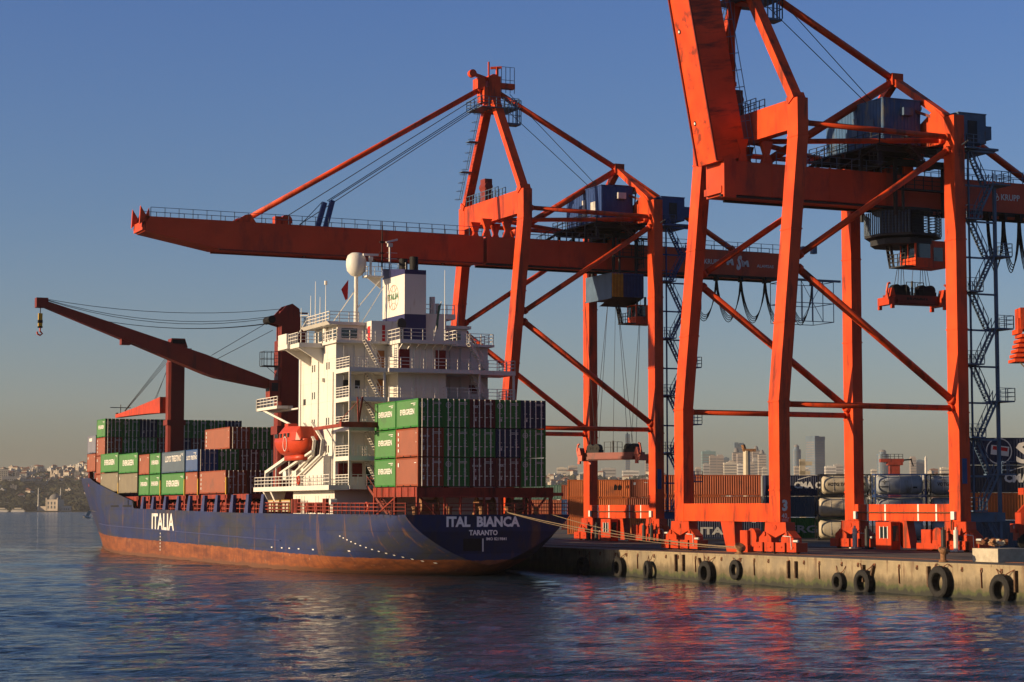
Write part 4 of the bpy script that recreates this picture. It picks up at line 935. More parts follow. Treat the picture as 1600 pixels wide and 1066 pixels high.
# ---------------------------------------------------------------- quay cranes
def quay_crane(oy,raised,label,num):
    c=thing('container_crane',(92,oy,0),0,label,'quay crane','orange container cranes on the quay')
    O='crane_orange'; LY=(0.0,16.3); LW=1.65; LD=1.05
    def lx(z): return 0 if z<=14.8 else min(2.15,(z-14.8)/22.6*2.15)
    for y in LY:   # waterside legs lean inland above the knee
        mb=MB(); zs=[4.73,14.8,37.4,40.65]
        vs=[]
        for z in zs: x=lx(z); vs+=[(x,y,z),(x+LD,y,z),(x+LD,y+LW,z),(x,y+LW,z)]
        fs=[(3,2,1,0),tuple(len(vs)-4+k for k in range(4))]
        for i in range(len(zs)-1):
            for k in range(4): fs.append((4*i+k,4*i+(k+1)%4,4*i+4+(k+1)%4,4*i+4+k))
        mb.add(vs,fs)
        for z in (7.4,14.8,37.4,21.5,29.4): x=lx(z); mb.box(x-.05,x+LD+.05,y-.05,y+LW+.05,z-.06,z+.06)
        o=mb.build('leg',O,c); fix(o.data)
    for y in LY:
        mb=MB(); mb.box(18.25,18.25+1.1,y,y+LW-.1,4.73,40.4)
        for z in (7.4,14.2,37.0,21.5,29.4): mb.box(18.2,19.4,y-.05,y+LW-.05,z-.06,z+.06)
        mb.build('leg',O,c)
    mb=MB(); mb.box(0.02,LD-.02,LW,16.3,4.75,6.3); mb.build('sill_beam',O,c)
    mb=MB(); mb.box(18.27,19.3,LW-.1,16.3,4.75,6.25)
    for y in (3.4,6.1,11.2,14.0): mb.box(18.25,18.268,y,y+.22,4.76,6.24,1)
    mb.tube([(18.15,1.2,5.5),(18.15,16.0,5.5)],.07,6,2); mb.tube([(18.15,1.2,5.5),(18.15,1.2,4.0)],.07,6,2)
    mb.box(18.0,18.2,.6,1.1,4.9,5.6,1); mb.box(18.0,18.2,15.6,16.1,4.9,5.6,1)
    mb.build('sill_beam',[O,'paint_white','rust'],c)
    mb=MB(); mb.box(2.17,3.15,LW,16.3,38.05,40.63); mb.build('portal_beam',O,c)
    mb=MB(); mb.box(18.27,19.3,LW-.1,16.3,38.1,40.38); mb.prism([(18.3,1.55,40.38),(18.3,5.0,40.38),(18.3,2.8,41.4)],(.9,0,0)); mb.build('portal_beam',O,c)
    def brace(a,b,r=.29):
        mb=MB(); a=Vector(a); b=Vector(b); d=(b-a).normalized()
        mb.tube([a,b],r,12); mb.tube([a+d*.2,a+d*.55],r*1.3,12); mb.tube([b-d*.55,b-d*.2],r*1.3,12)
        o=mb.build('brace',O,c); fix(o.data)
        for p in o.data.polygons: p.use_smooth=len(p.vertices)==4
    for y in (.8,17.1):
        brace((3.1,y,38.65),(18.4,y,38.5),.25)
        brace((2.4,y,27.1),(18.4,y,37.5)); brace((2.3,y,26.3),(18.4,y,15.1),.33); brace((.9,y,14.6),(18.4,y,14.6),.25)
    brace((3.0,9,38.3),(18.3,1.4,38.3),.24); brace((3.0,9,38.3),(18.3,16.6,38.3),.24)
    node=(18.4,9,45.1)
    brace(node,(4.4,9,36.5),.36); brace(node,(33.9,9,36.4),.33)
    brace((2.4,9,53.2),node,.33)
    for y in (1.6,16.2):
        mb=MB(); mb.beam(node,(18.8,y,40.4),.6,.75,(1,0,0)); mb.build('a_frame_leg',O,c)
    mb=MB(); mb.box(17.8,19.0,8.5,9.5,44.6,45.7); mb.build('a_frame_head',O,c)
    # apex mast
    for y,ya in ((.9,8.0),(16.9,10.0)):
        mb=MB(); mb.beam((2.65,y,40.5),(2.35,ya,51.6),.75,.95,(1,0,0)); mb.beam((2.65,y,40.5),(2.64,y+(ya-y)*.04,41.0),1.0,1.25,(1,0,0)); mb.build('mast_leg',O,c)
    mb=MB(); mb.box(1.7,3.2,8.3,9.7,50.6,54.6); mb.beam((2.2,9,54.2),(-.4,8.2,54.6),.35,.35); mb.tube([(-.4,7.9,54.6),(-.4,8.5,54.6)],.45,12); mb.box(.3,1.3,8.2,9.6,53.0,54.2); mb.box(3.2,5.0,8.4,9.2,53.3,53.9)
    mb.beam((2.0,9,54.6),(2.0,9,56.3),.16,.16,(0,1,0)); mb.beam((2.2,9,55.6),(3.4,8.6,55.7),.3,.25); mb.beam((2.9,8.7,54.5),(2.9,8.7,55.7),.25,.25,(0,1,0)); mb.tube([(2.5,8.6,54.4),(2.5,9.5,54.4)],.5,10); mb.box(1.0,1.5,8.0,10,51.5,53.2); mb.build('mast_head',O,c)
    mb=MB(); mb.box(.2,4.8,6.9,11.1,50.7,50.8); mb.rail([(.2,6.9,50.8),(4.8,6.9,50.8),(4.8,11.1,50.8),(.2,11.1,50.8),(.2,6.9,50.8)],1.1,.035,1.0,3); mb.box(3.0,5.0,6.8,8.2,48.9,49.1); mb.rail([(3.0,6.8,49.1),(5.0,6.8,49.1),(5.0,8.2,49.1)],2.6,.04,.5,3); mb.rail([(3.4,8.6,52.8),(5.0,8.6,52.8)],3.0,.03,.6,2)
    for k in range(3):   # caged ladder up the far mast leg
        z0=41.5+k*3.2; y=16.6-(z0-40.5)*.62
        for s in (0,.6): mb.beam((1.6,y+s,z0),(1.55,y+s-1.7,z0+2.9),.05,.05)
        for j in range(9): p=z0+j*.33; mb.beam((1.6,y-(p-z0)*.58,p),(1.6,y-(p-z0)*.58+.6,p),.035,.035)
        for j in range(4): p=z0+j*.9; yy=y-(p-z0)*.58; mb.tube([(1.6,yy,p),(1.0,yy,p),(1.0,yy+.6,p),(1.6,yy+.6,p)],.025,4)
        mb.box(.9,2.2,y-2.0,y-.9,z0+2.9,z0+2.97)
    mb.build('service_platform','crane_blue',c)
    mb=MB(); mb.box(2.2,3.1,10.5,11.8,40.63,43.2); mb.tube([(2.6,10.3,42.3),(2.6,12.0,42.3)],.5,10); mb.build('boom_latch','ship_crane_red',c)
    mb=MB(); mb.rail([(2.2,6.8,40.65),(2.2,15.8,40.65)],1.1,.035,.9,2); mb.rail([(3.1,6.8,40.65),(3.1,15.8,40.65)],1.1,.035,.9,2); mb.build('beam_railing','crane_blue',c)
    # hangers from the portal beam to the girder
    mb=MB()
    for y in (7.4,10.6):
        for x in (.9,3.4): mb.prism([(x-.5,y-.3,38.1),(x+.7,y-.3,38.1),(x+.35,y-.3,36.9),(x+.6,y-.3,36.1),(x-.4,y-.3,36.1),(x-.1,y-.3,36.9)],(0,.5,0))
    for y in (7.3,10.5): mb.box(17.9,18.9,y-.3,y+.3,36.1,38.2); mb.prism([(17.0,y-.2,38.1),(20.4,y-.2,38.1),(19,y-.2,36.9),(18.4,y-.2,36.9)],(0,.5,0))
    mb.split('girder_hanger',O,c)
    # girder
    g0,g1=7.15,10.75; gx1=44.0 if raised else 39.8
    mb=MB(); mb.box(1.0 if not raised else -.6,gx1,g0,g1,33.15,36.1); 
    for x in range(4,44,6): mb.box(x-.04,x+.04,g0-.04,g1+.04,33.12,36.14)
    if raised: mb.box(-.9,.3,g0-.05,g0+.5,32.9,36.3); mb.box(-1.0,-.6,g0+.3,g1-.3,33.3,33.9); mb.box(-.7,-.6,g0,g0+1.0,33.2,36.2)
    gi=mb.build('girder','boom_red',c)
    mb=MB(); mb.box(-1.1 if raised else 1.0,gx1,g0+.15,g0+.45,32.95,33.13); mb.box(1.0,gx1,g1-.45,g1-.15,32.95,33.13); mb.build('trolley_rail','dark_metal',gi)
    mb=MB(); mb.rail([(4.5,g0+.1,36.1),(gx1,g0+.1,36.1)],1.05,.032,1.6,2); mb.rail([(4.5,g1-.1,36.1),(gx1,g1-.1,36.1)],1.05,.032,1.6,2); mb.build('walkway_railing','crane_blue',gi)
    mb=MB(); yy=g0-.03; tx=27.9
    for q in ((0,.0),(.28,.0),(.14,.25)): ring(mb,(tx+.1+q[0],yy,34.55+q[1]),.2,.04,(0,1,0))
    put_text(mb,'KRUPP',(tx+.85,yy,34.4),(1,0,0),(0,0,1),2.15,.58,.02)
    put_text(mb,'M',(tx+3.9,yy,34.4),(1,0,0),(0,0,1),.95,.75,.07,slant=-.2); put_text(mb,'S',(tx+5.15,yy,33.85),(1,0,0),(0,0,1),.62,1.75,.05,slant=.15); put_text(mb,'M',(tx+6.0,yy,34.3),(1,0,0),(0,0,1),.95,.75,.07,slant=-.2)
    put_text(mb,'ALAMSAS',(tx+8.0,yy,34.3),(1,0,0),(0,0,1),2.3,.36,.01)
    mb.build('lettering','paint_white',gi)
    # boom
    mb=MB(); prof=[(.55,36.1),(-37.6,36.15),(-37.8,34.6),(-30.0,33.15),(.55,33.15)]
    mb.prism([(x,g0,z) for x,z in prof],(0,g1-g0,0))
    for x in range(-36,0,5): mb.box(x-.04,x+.04,g0-.04,g1+.04,35.6,36.13)
    for y in (g0,g1-.3): mb.prism([(-37.6,y,36.1),(-38.4,y,35.2),(-38.3,y,37.2)],(0,.3,0)); mb.prism([(-37.8,y,35.4),(-38.2,y,35.0),(-37.4,y,37.0),(-37.3,y,36.1)],(0,.3,0))
    mb.box(-38.1,-37.8,g0,g1,34.7,35.6)
    bo=mb.build('boom','boom_red' if not raised else O,c); fix(bo.data)
    mb=MB(); mb.box(-29.8,.5,g0+.02,g0+.16,33.0,33.148); mb.box(-29.8,.5,g1-.16,g1-.02,33.0,33.148); mb.build('trolley_rail','ship_crane_red',bo)
    mb=MB()
    for x in (-3.2,-11.4,-19.5): mb.tube([(x,9.9,33.10),(x,9.9,33.16)],.22,12,1); mb.tube([(x,9.9,33.08),(x,9.9,33.1)],.12,10)
    mb.build('inspection_hole',['paint_white','black'],bo)
    mb=MB(); mb.rail([(-37.2,g0+.1,36.12),(.4,g0+.1,36.12)],1.0,.032,1.5,2); mb.rail([(-37.2,g1-.1,36.12),(.4,g1-.1,36.12)],1.0,.032,1.5,2); mb.build('walkway_railing','crane_blue',bo)
    mb=MB(); mb.tube([(-22.3,g0+.3,36.6),(-22.3,g1-1.2,36.6)],.62,14); mb.box(-23.6,-22.9,g0+.3,g0+1.3,36.1,37.0); mb.build('rope_drum','crane_orange',bo)
    mb=MB(); 
    for q,s in ((-18.6,0),(-17.7,.9)): mb.beam((q,8.2,36.1),(q+.8,8.2,38.9+s*.3),.5,.45,(0,1,0))
    mb.build('sheave_tower','deep_blue',bo)
    mb=MB()
    for y in (g0,g1-.5):
        for x in (-27.0,): mb.prism([(x-1.2,y,36.1),(x+1.2,y,36.1),(x+.6,y,37.0),(x,y,36.9)],(0,.3,0))
    mb.build('stay_lug',O,bo)
    if raised:
        # swing the boom up about its hinge
        H=Vector((-.75,0,36.0)); rot=Matrix.Translation(H)@Matrix.Rotation(R(79.3),4,'Y')@Matrix.Translation(-H)
        bo.matrix_local=Matrix.Translation(Vector((1.85,0,1.8)))@rot
        brace((1.3,9.3,43.0),(1.25,9.3,56.0),.3); 
        mb=MB(); mb.beam((.6,10.2,56.5),(-.9,10.2,66.0),.5,.6); mb.build('folded_stay',O,c)
    else:
        brace((-26.8,8.9,36.4),(1.0,8.9,53.1),.3)
    mb=MB()
    if not raised:
        for a,b in (((-22.3,8.2,37.0),(.6,8.5,52.2)),((-17.5,8.2,39.1),(1.0,8.4,51.6)),((-17.2,8.6,39.1),(1.0,9.2,51.3)),((-20.5,8.6,36.4),(1.2,9.6,51.2))): mb.tube([a,b],.045,5)
        mb.tube([(-20.5,8.4,36.3),(-18,8.3,39.0)],.04,5)
    mb.tube([(4.2,8.0,50.4),(14.2,7.2,42.2)],.04,5); mb.tube([(4.6,9.0,52.8),(16.0,8.2,42.2)],.04,5)
    mb.build('hoist_rope','rope_steel',c)
    # machinery house on the girder
    mb=MB()
    x0,x1,y0,y1,z0,z1=14.0,18.05,4.6,11.0,38.3,42.35
    def cbox(x0,x1,y0,y1,z0,z1):
        mb.box(x0+.03,x1-.03,y0+.03,y1-.03,z0,z1)
        n=int((y1-y0)/.45)
        for i in range(n): y=y0+(i+.2)*(y1-y0)/n; mb.box(x0,x0+.05,y,y+.14,z0,z1); mb.box(x1-.05,x1,y,y+.14,z0,z1)
        n=int((x1-x0)/.35)
        for i in range(n): x=x0+(i+.2)*(x1-x0)/n; mb.box(x,x+.12,y0,y0+.05,z0,z1)
        mb.box(x0-.05,x1+.05,y0-.05,y1+.05,z1,z1+.08)
    cbox(x0,x1,y0,y1,z0,z1); cbox(14.3,18.0,11.05,14.3,38.0,41.9)
    mh=mb.build('machinery_house','house_blue' if raised else 'deep_blue',c)
    mb=MB(); mb.box(x0-.07,x0,6.0,7.2,39.5,40.7); mb.box(x0-.07,x0,8.6,9.4,39.3,41.2); mb.box(x0+1.9,x0+2.9,y0-.5,y0-.01,40.9,41.6); mb.box(x0+2.2,x0+2.9,y0-.4,y0-.01,39.0,39.2); mb.split('window','paint_grey' if not raised else 'crane_blue',mh)
    mb=MB(); mb.box(12.9,19.3,3.6,15.0,37.95,38.1); mb.rail([(12.9,15,38.1),(12.9,3.6,38.1),(18.1,3.6,38.1)],1.1,.035,1.2,3)
    for x in (13.4,17.6):
        for y in (4.4,7.3,10.6,14.4): mb.box(x-.15,x+.15,y-.15,y+.15,36.1,37.95)
        mb.beam((x,4.4,37.9),(x,13.9,36.4),.12,.12)
    for i in range(5): mb.box(12.9,19.3,4.0+i*2.5,4.2+i*2.5,37.5,37.94)
    mb.stair((13.0,3.2,36.2),(11.5,3.2,36.2+.02),.01,(0,1,0),1)
    mb.stair((17.9,3.0,36.0),(15.4,3.0,38.1),.8,(0,1,0),8); mb.stair((9.5,11.5,36.1),(12.9,11.5,38.1),.8,(0,1,0),8)
    mb.build('house_platform','dark_metal',c)
    mb=MB()
    xx=20.4; mb.box(xx,xx+3.0,2.2,7.4,38.5,41.1); mb.box(xx-.05,xx+3.05,2.15,7.45,41.1,41.2); mb.box(xx+3.0,xx+3.9,2.6,6,39.0,40.2); mb.box(xx-.2,xx+4.2,2.0,7.6,37.9,38.1)
    mb.box(xx+1,xx+2,2.15,2.2,38.6,40.5,1)
    mb.build('electrical_house',['deep_blue' if not raised else 'crane_blue','dark_metal'],c)
    mb=MB()   # maintenance jib over the landside portal
    mb.box(15.8,20.2,6.4,7.2,42.6,42.85); mb.tube([(17.6,6.8,42.3),(19.2,6.8,42.3)],.3,8); mb.beam((19.6,6.8,42.6),(19.4,6.8,40.5),.12,.12); mb.beam((16.0,6.8,42.6),(18.8,3.0,40.5),.25,.25); mb.build('service_jib','ship_crane_red',c)
    mb=MB(); mb.tube([(19.1,6.8,42.2),(19.6,6.8,42.2)],.26,10); mb.tube([(18.9,.3,37.6),(19.4,-.5,38.1)],.07,6); mb.build('floodlight','concrete_light',c)
    # trolley with its enclosure and the operator's cab
    mb=MB()
    tx0=15.8 if raised else 15.8; tx1=22.2 if raised else 19.9
    for x in (tx0+.6,tx1-.6):
        for y in (6.3,11.6): mb.box(x-.14,x+.14,y-.14,y+.14,32.2,37.2)
        mb.box(x-.15,x+.15,6.3,11.6,36.9,37.2)
    mb.box(tx0+.4,tx1-.4,6.2,6.5,36.7,37.3); mb.box(tx0+.4,tx1-.4,11.4,11.7,36.7,37.3); mb.rail([(tx0+.5,5.9,34.6),(tx1+.8,5.9,34.6)],1.2,.035,1.0,3); mb.box(tx0+.5,tx1+.8,5.7,6.3,34.45,34.6)
    mb.rail([(tx1,5.6,33.3),(tx1,6.9,33.3)],3.2,.05,.5,6); mb.box(tx1-3.0,tx1+.8,5.8,6.2,36.6,36.8); mb.tube([(tx0+1.2,6.0,32.6),(tx0+1.2,6.0,35.8)],.14,8)
    if raised:   # drum shaped turntable enclosure
        ox,oy_,zb,zt=19.0,8.95,30.45,33.05; ns=8; rr=3.55
        pts=[(ox+rr*math.cos(6.2832*(k+.5)/ns),oy_+rr*math.sin(6.2832*(k+.5)/ns)) for k in range(ns)]
        mb.prism([(a,b,zb) for a,b in pts],(0,0,.22)); mb.prism([(ox+(a-ox)*.8,oy_+(b-oy_)*.8,zt-.3) for a,b in pts],(0,0,.3))
        mb.box(ox-1.5,ox+1.5,oy_-1.2,oy_+1.2,zb,zt); mb.prism([(ox+(a-ox)*.85,oy_+(b-oy_)*.85,zb-.7) for a,b in pts],(0,0,.5))
        tr=mb.build('trolley','dark_metal',c); fix(tr.data)
        mb=MB()
        for k in (3,4,2):
            (ax,ay),(bx,by)=pts[k],pts[(k+1)%ns]
            for i in range(9):
                p=Vector((ax+(bx-ax)*i/9,ay+(by-ay)*i/9,0)); q=Vector((ax+(bx-ax)*(i+.72)/9,ay+(by-ay)*(i+.72)/9,0)); m_=(p+q)/2+(Vector((ox,oy_,0))-p).normalized()*-.07
                mb.add([p+Vector((0,0,zb+.2)),m_+Vector((0,0,zb+.2)),q+Vector((0,0,zb+.2)),p+Vector((0,0,zt-.35)),m_+Vector((0,0,zt-.35)),q+Vector((0,0,zt-.35))],[(0,1,4,3),(1,2,5,4),(3,4,1,0),(4,5,2,1)])
        mb.build('wind_screen','crane_blue',tr)
        mb=MB()
        for k in (4,5,6,7): (ax,ay),(bx,by)=pts[k],pts[(k+1)%ns]; mb.rail([(ax,ay,zb+.2),(bx,by,zb+.2)],2.1,.035,1.0,8)
        mb.build('cage','dark_metal',tr)
        cx0,cx1,cy0,cy1,cz0,cz1=18.4,21.8,6.2,8.6,27.7,29.95
    else:
        mb.box(tx0,tx1,5.6,12.1,29.85,32.5); mb.prism([(tx0,5.6,29.85),(tx1,5.6,29.85),(tx1,8.8,29.0),(tx0,8.8,29.0)],(0,0.02,0))
        tr=mb.build('trolley','dark_metal',c)
        mb=MB(); mb.box(tx0-.06,tx0,5.55,12.15,29.7,32.6); mb.box(tx0-.12,tx0-.06,5.5,12.2,29.65,29.8)
        n=22
        for i in range(n): x=tx0+i*(tx1-tx0)/n; mb.box(x,x+.1,5.5,5.6,29.85,32.55,1 if i<8 else 2)
        mb.box(tx0,tx1,5.52,5.58,32.4,32.6,2)
        mb.build('wind_screen',['crane_blue','yellow','deep_blue'],tr)
        cx0,cx1,cy0,cy1,cz0,cz1=19.1,21.6,6.0,8.2,27.0,29.0
    mb=MB()
    def frame_box(x0,x1,y0,y1,z0,z1,t=.14):
        for x in (x0,x1-t):
            for y in (y0,y1-t): mb.box(x,x+t,y,y+t,z0,z1)
        mb.box(x0,x1,y0,y1,z0-.1,z0); mb.box(x0,x1,y0,y1,z1,z1+.1)
        mb.box(x0+.02,x1-.02,y0+.02,y1-.02,z0,z0+.75); mb.box((x0+x1)/2,x1-.05,y0+.03,y1-.05,z0,z1)
        for x in (x0+.01,): mb.box(x,x+.06,(y0+y1)/2-.06,(y0+y1)/2+.06,z0,z1)
    frame_box(cx0,cx1,cy0,cy1,cz0,cz1); cb=mb.build('operator_cab','crane_orange',tr)
    mb=MB(); mb.box(cx0+.05,(cx0+cx1)/2,cy0+.05,cy1-.05,cz0+.75,cz1-.02); mb.box((cx0+cx1)/2+.3,cx1-.4,cy0,cy0+.02,cz0+.5,cz1-.5); mb.build('cab_glass','glass_dark',cb) if False else mb.build('window','glass_dark',tr)
    mb=MB(); mb.rail([(cx0-1.1,cy0,cz0),(cx0-1.1,cy1,cz0)],1.1,.035,.6,3); mb.box(cx0-1.2,cx0,cy0,cy1,cz0-.1,cz0); mb.stair((cx0-.6,cy1+.1,cz0),(cx0-1.2,cy1+.1,cz1+.9),.6,(0,1,0),9); mb.beam((cx0+.4,cy0+.5,cz1),(cx0+.4,cy0+.5,cz1+1.2),.2,.2,(0,1,0)); mb.beam((cx1-.4,cy1-.5,cz1),(cx1-.4,cy1-.5,cz1+1.2),.2,.2,(0,1,0)); mb.build('cab_ladder','dark_metal',tr)
    # stairway tower on the landside
    mb=MB(); levs=[37.6,34.5,31.3,28.1,24.9,21.7,18.5,15.3,12.1,8.9,5.7]
    px_,yb=22.8,.1
    mb.box(px_-.13,px_+.13,yb+.2,yb+.46,2.9,34.6); mb.box(19.9,20.04,yb+.2,yb+.34,5.0,38.2)
    for i,z in enumerate(levs):
        right=i%2==1
        xa=22.0 if right else 19.3
        mb.box(xa,xa+(2.0 if right else 1.5),yb-.5,yb+1.5,z-.12,z)
        mb.rail([(xa+(2.0 if right else 0),yb-.5,z),(xa+(2.0 if right else 0),yb+1.5,z)],1.1,.03,.9,3); mb.rail([(xa,yb-.5,z),(xa+(2.0 if right else 1.5),yb-.5,z)],1.1,.03,.8,3)
        mb.box(19.3,px_,yb+.2,yb+.34,z-.32,z-.16)
        if i+1<len(levs):
            z2=levs[i+1]; yy=yb-.4 if right else yb+.8
            a=(22.2,yy,z) if right else (20.6,yy,z); b=(20.4,yy,z2) if right else (22.3,yy,z2)
            mb.stair(b,a,.65,(0,1,0),12)
    mb.box(19.3,23.1,yb,yb+1.4,4.7,5.5); mb.stair((22.9,yb+.3,2.2),(21.4,yb+.3,4.7),.7,(0,1,0),9)
    mb.build('stair_tower','deep_blue' if not raised else 'crane_blue',c)
    # festoon cables under the girder
    mb=MB()
    xs=[26.8+i*(1.8 if raised else 3.3) for i in range(10 if raised else 6)]
    for xx0,xx1 in zip(xs,xs[1:]):
        dp=4.6
        for q in (0,.12,.24,-.1):
            mb.tube([(xx0+(xx1-xx0)*(.5-.5*math.cos(math.pi*t/12)*(1-.3*math.sin(math.pi*t/12))),6.6+q,32.7-(dp+q*2)*math.sin(math.pi*t/12)**.8) for t in range(13)],.05,5)
    for x in xs: mb.box(x-.15,x+.15,6.3,7.1,32.4,33.1)
    mb.box(25,44,6.5,6.6,33.0,33.15); mb.build('festoon_cable','black',c)
    mb=MB()   # hanging inspection cage at the girder end
    for z in (28.0,30.2,32.8): 
        mb.beam((39.5,5.5,z),(45.5,5.5,z),.08,.08); mb.beam((39.5,10,z),(45.5,10,z),.08,.08); mb.beam((39.5,5.5,z),(39.5,10,z),.08,.08); mb.beam((45.5,5.5,z),(45.5,10,z),.08,.08)
    for x in (39.5,41.0,42.5,44,45.5): mb.beam((x,5.5,28),(x,5.5,32.8),.07,.07,(0,1,0)); mb.beam((x,10,28),(x,10,32.8),.07,.07,(0,1,0))
    mb.beam((41,5.5,28),(44,5.5,32.8),.05,.05); mb.beam((44,5.5,28),(41,5.5,32.8),.05,.05); mb.box(38,46.5,5.4,5.7,32.8,33.05); mb.box(43.0,43.6,6.0,6.6,36.2,37.6); mb.box(41.5,42.1,6.0,6.6,36.2,37.0)
    mb.build('inspection_cage','crane_blue',c)
    # bogies under each leg
    for (bx,by) in ((0.5,.82),(0.5,17.1),(18.8,.82),(18.8,17.1)):
        mb=MB(); h=.45
        mb.prism([(bx-h,by-1.7,3.95),(bx-h,by,3.45),(bx-h,by+1.7,3.95),(bx-h,by+1.6,4.72),(bx-h,by-1.6,4.72)],(2*h,0,0))
        for s in (-1,1):
            cy=by+s*1.75
            mb.prism([(bx-h+.06,cy-1.0,3.0),(bx-h+.06,cy+1.0,3.0),(bx-h+.06,cy+.95,3.45),(bx-h+.06,cy,4.02),(bx-h+.06,cy-.95,3.45)],(2*h-.12,0,0))
            mb.tube([(bx-h-.06,cy,3.75),(bx+h+.06,cy,3.75)],.2,8)
        mb.tube([(bx-h-.06,by,4.3),(bx+h+.06,by,4.3)],.22,8)
        b_=mb.build('bogie','bogie_orange',c); fix(b_.data)
        for k in range(4):
            cy=by-2.62+k*1.75; mb=MB(); mb.box(bx-h-.1,bx+h+.1,cy-.72,cy+.72,2.28,3.05)
            mb.box(bx-h-.16,bx-h-.1,cy-.3,cy+.3,2.6,2.72)
            mb.build('wheel_box','bogie_orange',b_)
            mb=MB(); mb.tube([(bx-.12,cy,2.45),(bx+.12,cy,2.45)],.34,14); mb.build('wheel','dark_metal',b_)
        mb=MB(); mb.tube([(bx-h-.3,by-3.3,3.2),(bx-h-.3,by-4.0,3.2)],.1,8); mb.tube([(bx-h-.15,by-1.4,3.6),(bx-h-.15,by-2.6,3.55),(bx-h-.15,by-2.7,2.5)],.04,6); mb.build('buffer','paint_grey',b_)
    mb=MB(); mb.prism([(.1,9.9,4.74),(.1,7.6,4.74),(.1,7.4,2.15),(.1,8.9,2.15)],(.8,0,0)); mb.box(.1,1.0,5.4,7.4,2.15,2.75); mb.box(.2,.9,5.6,6.8,2.75,4.0); mb.tube([(.5,5.4,3.4),(1.1,5.4,3.4)],.8,14); o=mb.build('rail_clamp','bogie_orange',c); fix(o.data)
    mb=MB(); mb.prism([(18.4,11.0,4.74),(18.4,8.2,4.74),(18.4,7.6,2.3),(18.4,8.9,2.3)],(.8,0,0)); mb.box(18.3,19.2,4.2,6.6,2.15,2.8); mb.box(18.4,19.1,4.6,6.0,2.8,4.0); mb.tube([(18.6,3.9,3.4),(19.1,3.9,3.4)],.8,14); o=mb.build('rail_clamp','bogie_orange',c); fix(o.data)
    mb=MB(); mb.box(17.2,18.2,8.9,11.3,2.15,4.65); ck=mb.build('control_kiosk','bogie_orange',c)
    mb=MB(); mb.box(17.17,17.2,9.4,10.6,3.2,4.2); mb.box(17.4,18.0,8.87,8.9,2.9,4.3); mb.build('window','glass_dark',c)
    mb=MB()
    for a,b,z0,z1 in ((9.34,9.44,3.14,4.26),(10.56,10.66,3.14,4.26),(9.95,10.05,3.14,4.26)): mb.box(17.14,17.17,a,b,z0,z1)
    mb.build('window_frame','paint_white',c)
    mb=MB()
    for y in (13.6,15.6,1.9,.1): mb=MB(); mb.tube([(17.8,y,2.2),(17.8,y,4.0),(17.8,y,4.01),(17.8,y,4.25)],[.22,.22,.1,.1],8); mb.box(17.5,18.2,y-.5,y+.5,2.15,2.25); mb.build('storm_pin','galvanised' if (raised and y in(.1,15.6)) else 'dark_metal',c)
    mb=MB(); put_text(mb,num,(.22,-.02,5.65),(1,0,0),(0,0,1),.52,.95,.05); put_text(mb,'40',(.16,-.02,5.05),(1,0,0),(0,0,1),.52,.42,.01); mb.box(.72,.86,-.025,-.02,5.05,5.1)
    for z in (4.98,4.92,4.86,4.8): mb.box(.18,.8,-.025,-.02,z-.005,z+.012)
    mb.build('lettering','paint_white',c)
    mb=MB(); mb.box(18.5,19.0,-.04,-.02,8.0,10.2); mb.build('notice_board','deep_blue',c)
    return c
quay_crane(148.3,True,'near orange container crane with its boom raised, lettered 3','3')
quay_crane(148.3+55.3,False,'far orange container crane with its boom lowered over the ship','2')

def spreader(loc,rz,label,ztop,near):
    t=thing('spreader',loc,rz,label,'spreader','spreaders hanging from the quay cranes')
    L=2.75 if near else 4.0
    mb=MB(); mb.box(-L,L,-.55,.55,.1,.95); mb.box(-L+.8,L-.8,-.75,.75,.2,.5)
    mb.build('frame','ship_crane_red',t)
    for s in (-1,1):
        mb=MB(); mb.box(s*L-.3,s*L+.3,-1.0,1.0,.0,.7); mb.prism([(s*L-.3,-1.2,.7),(s*L+.3,-1.2,.7),(s*L+.1,-1.2,1.5),(s*L-.1,-1.2,1.5)],(0,.9,0))
        for y in (-1.1,1.1): mb.box(s*L-.15,s*L+.15,y-.15,y+.15,-.35,0)
        mb.tube([(s*(L+.3),-.9,.5),(s*(L+.45),-.9,1.2),(s*(L+.3),-.9,1.9),(s*(L+.1),-.9,1.95)],.12,6)
        mb.build('end_beam','bogie_orange',t)
        mb=MB()
        for q in (-.42,.42): mb.tube([(s*(L-1.4)+q,-.35,1.45),(s*(L-1.4)+q,.35,1.45)],.5,14); mb.tube([(s*(L-1.4)+q,-.4,1.45),(s*(L-1.4)+q,.4,1.45)],.15,8)
        mb.box(s*(L-1.4)-.9,s*(L-1.4)+.9,-.5,.5,.95,1.3); mb.build('head_sheave','black',t)
    mb=MB(); mb.rail([(-.9,-.5,.95),(.9,-.5,.95),(.9,.5,.95)],1.2,.03,.9,2); mb.tube([(0,0,.95),(0,0,2.3)],.12,6); mb.build('railing','dark_metal',t)
    mb=MB()
    for s in (-1,1):
        for q in (-.6,.6):
            for p in (-.35,.35): mb.tube([(s*(L-1.4)+p,q*.5,1.8),(s*(L-1.7)+q*1.3,q*2,ztop)],.03,5)
    mb.tube([(0,0,2.3),(.4,0,ztop)],.025,5)
    mb.build('hoist_rope','rope_steel',t)
    if near:
        mb=MB(); put_text(mb,'BROMMA',(-.9,-.57,.25),(1,0,0),(0,0,1),2.3,.5,.04); mb.build('lettering','black',t)
    return t
spreader((111.9,157.2,24.3),R(-4),'orange spreader hanging high under the near crane turntable',6.0,True)
spreader((109.6,212.5,11.3),R(-62),'orange spreader hanging low under the far crane over the quay',18.4,False)
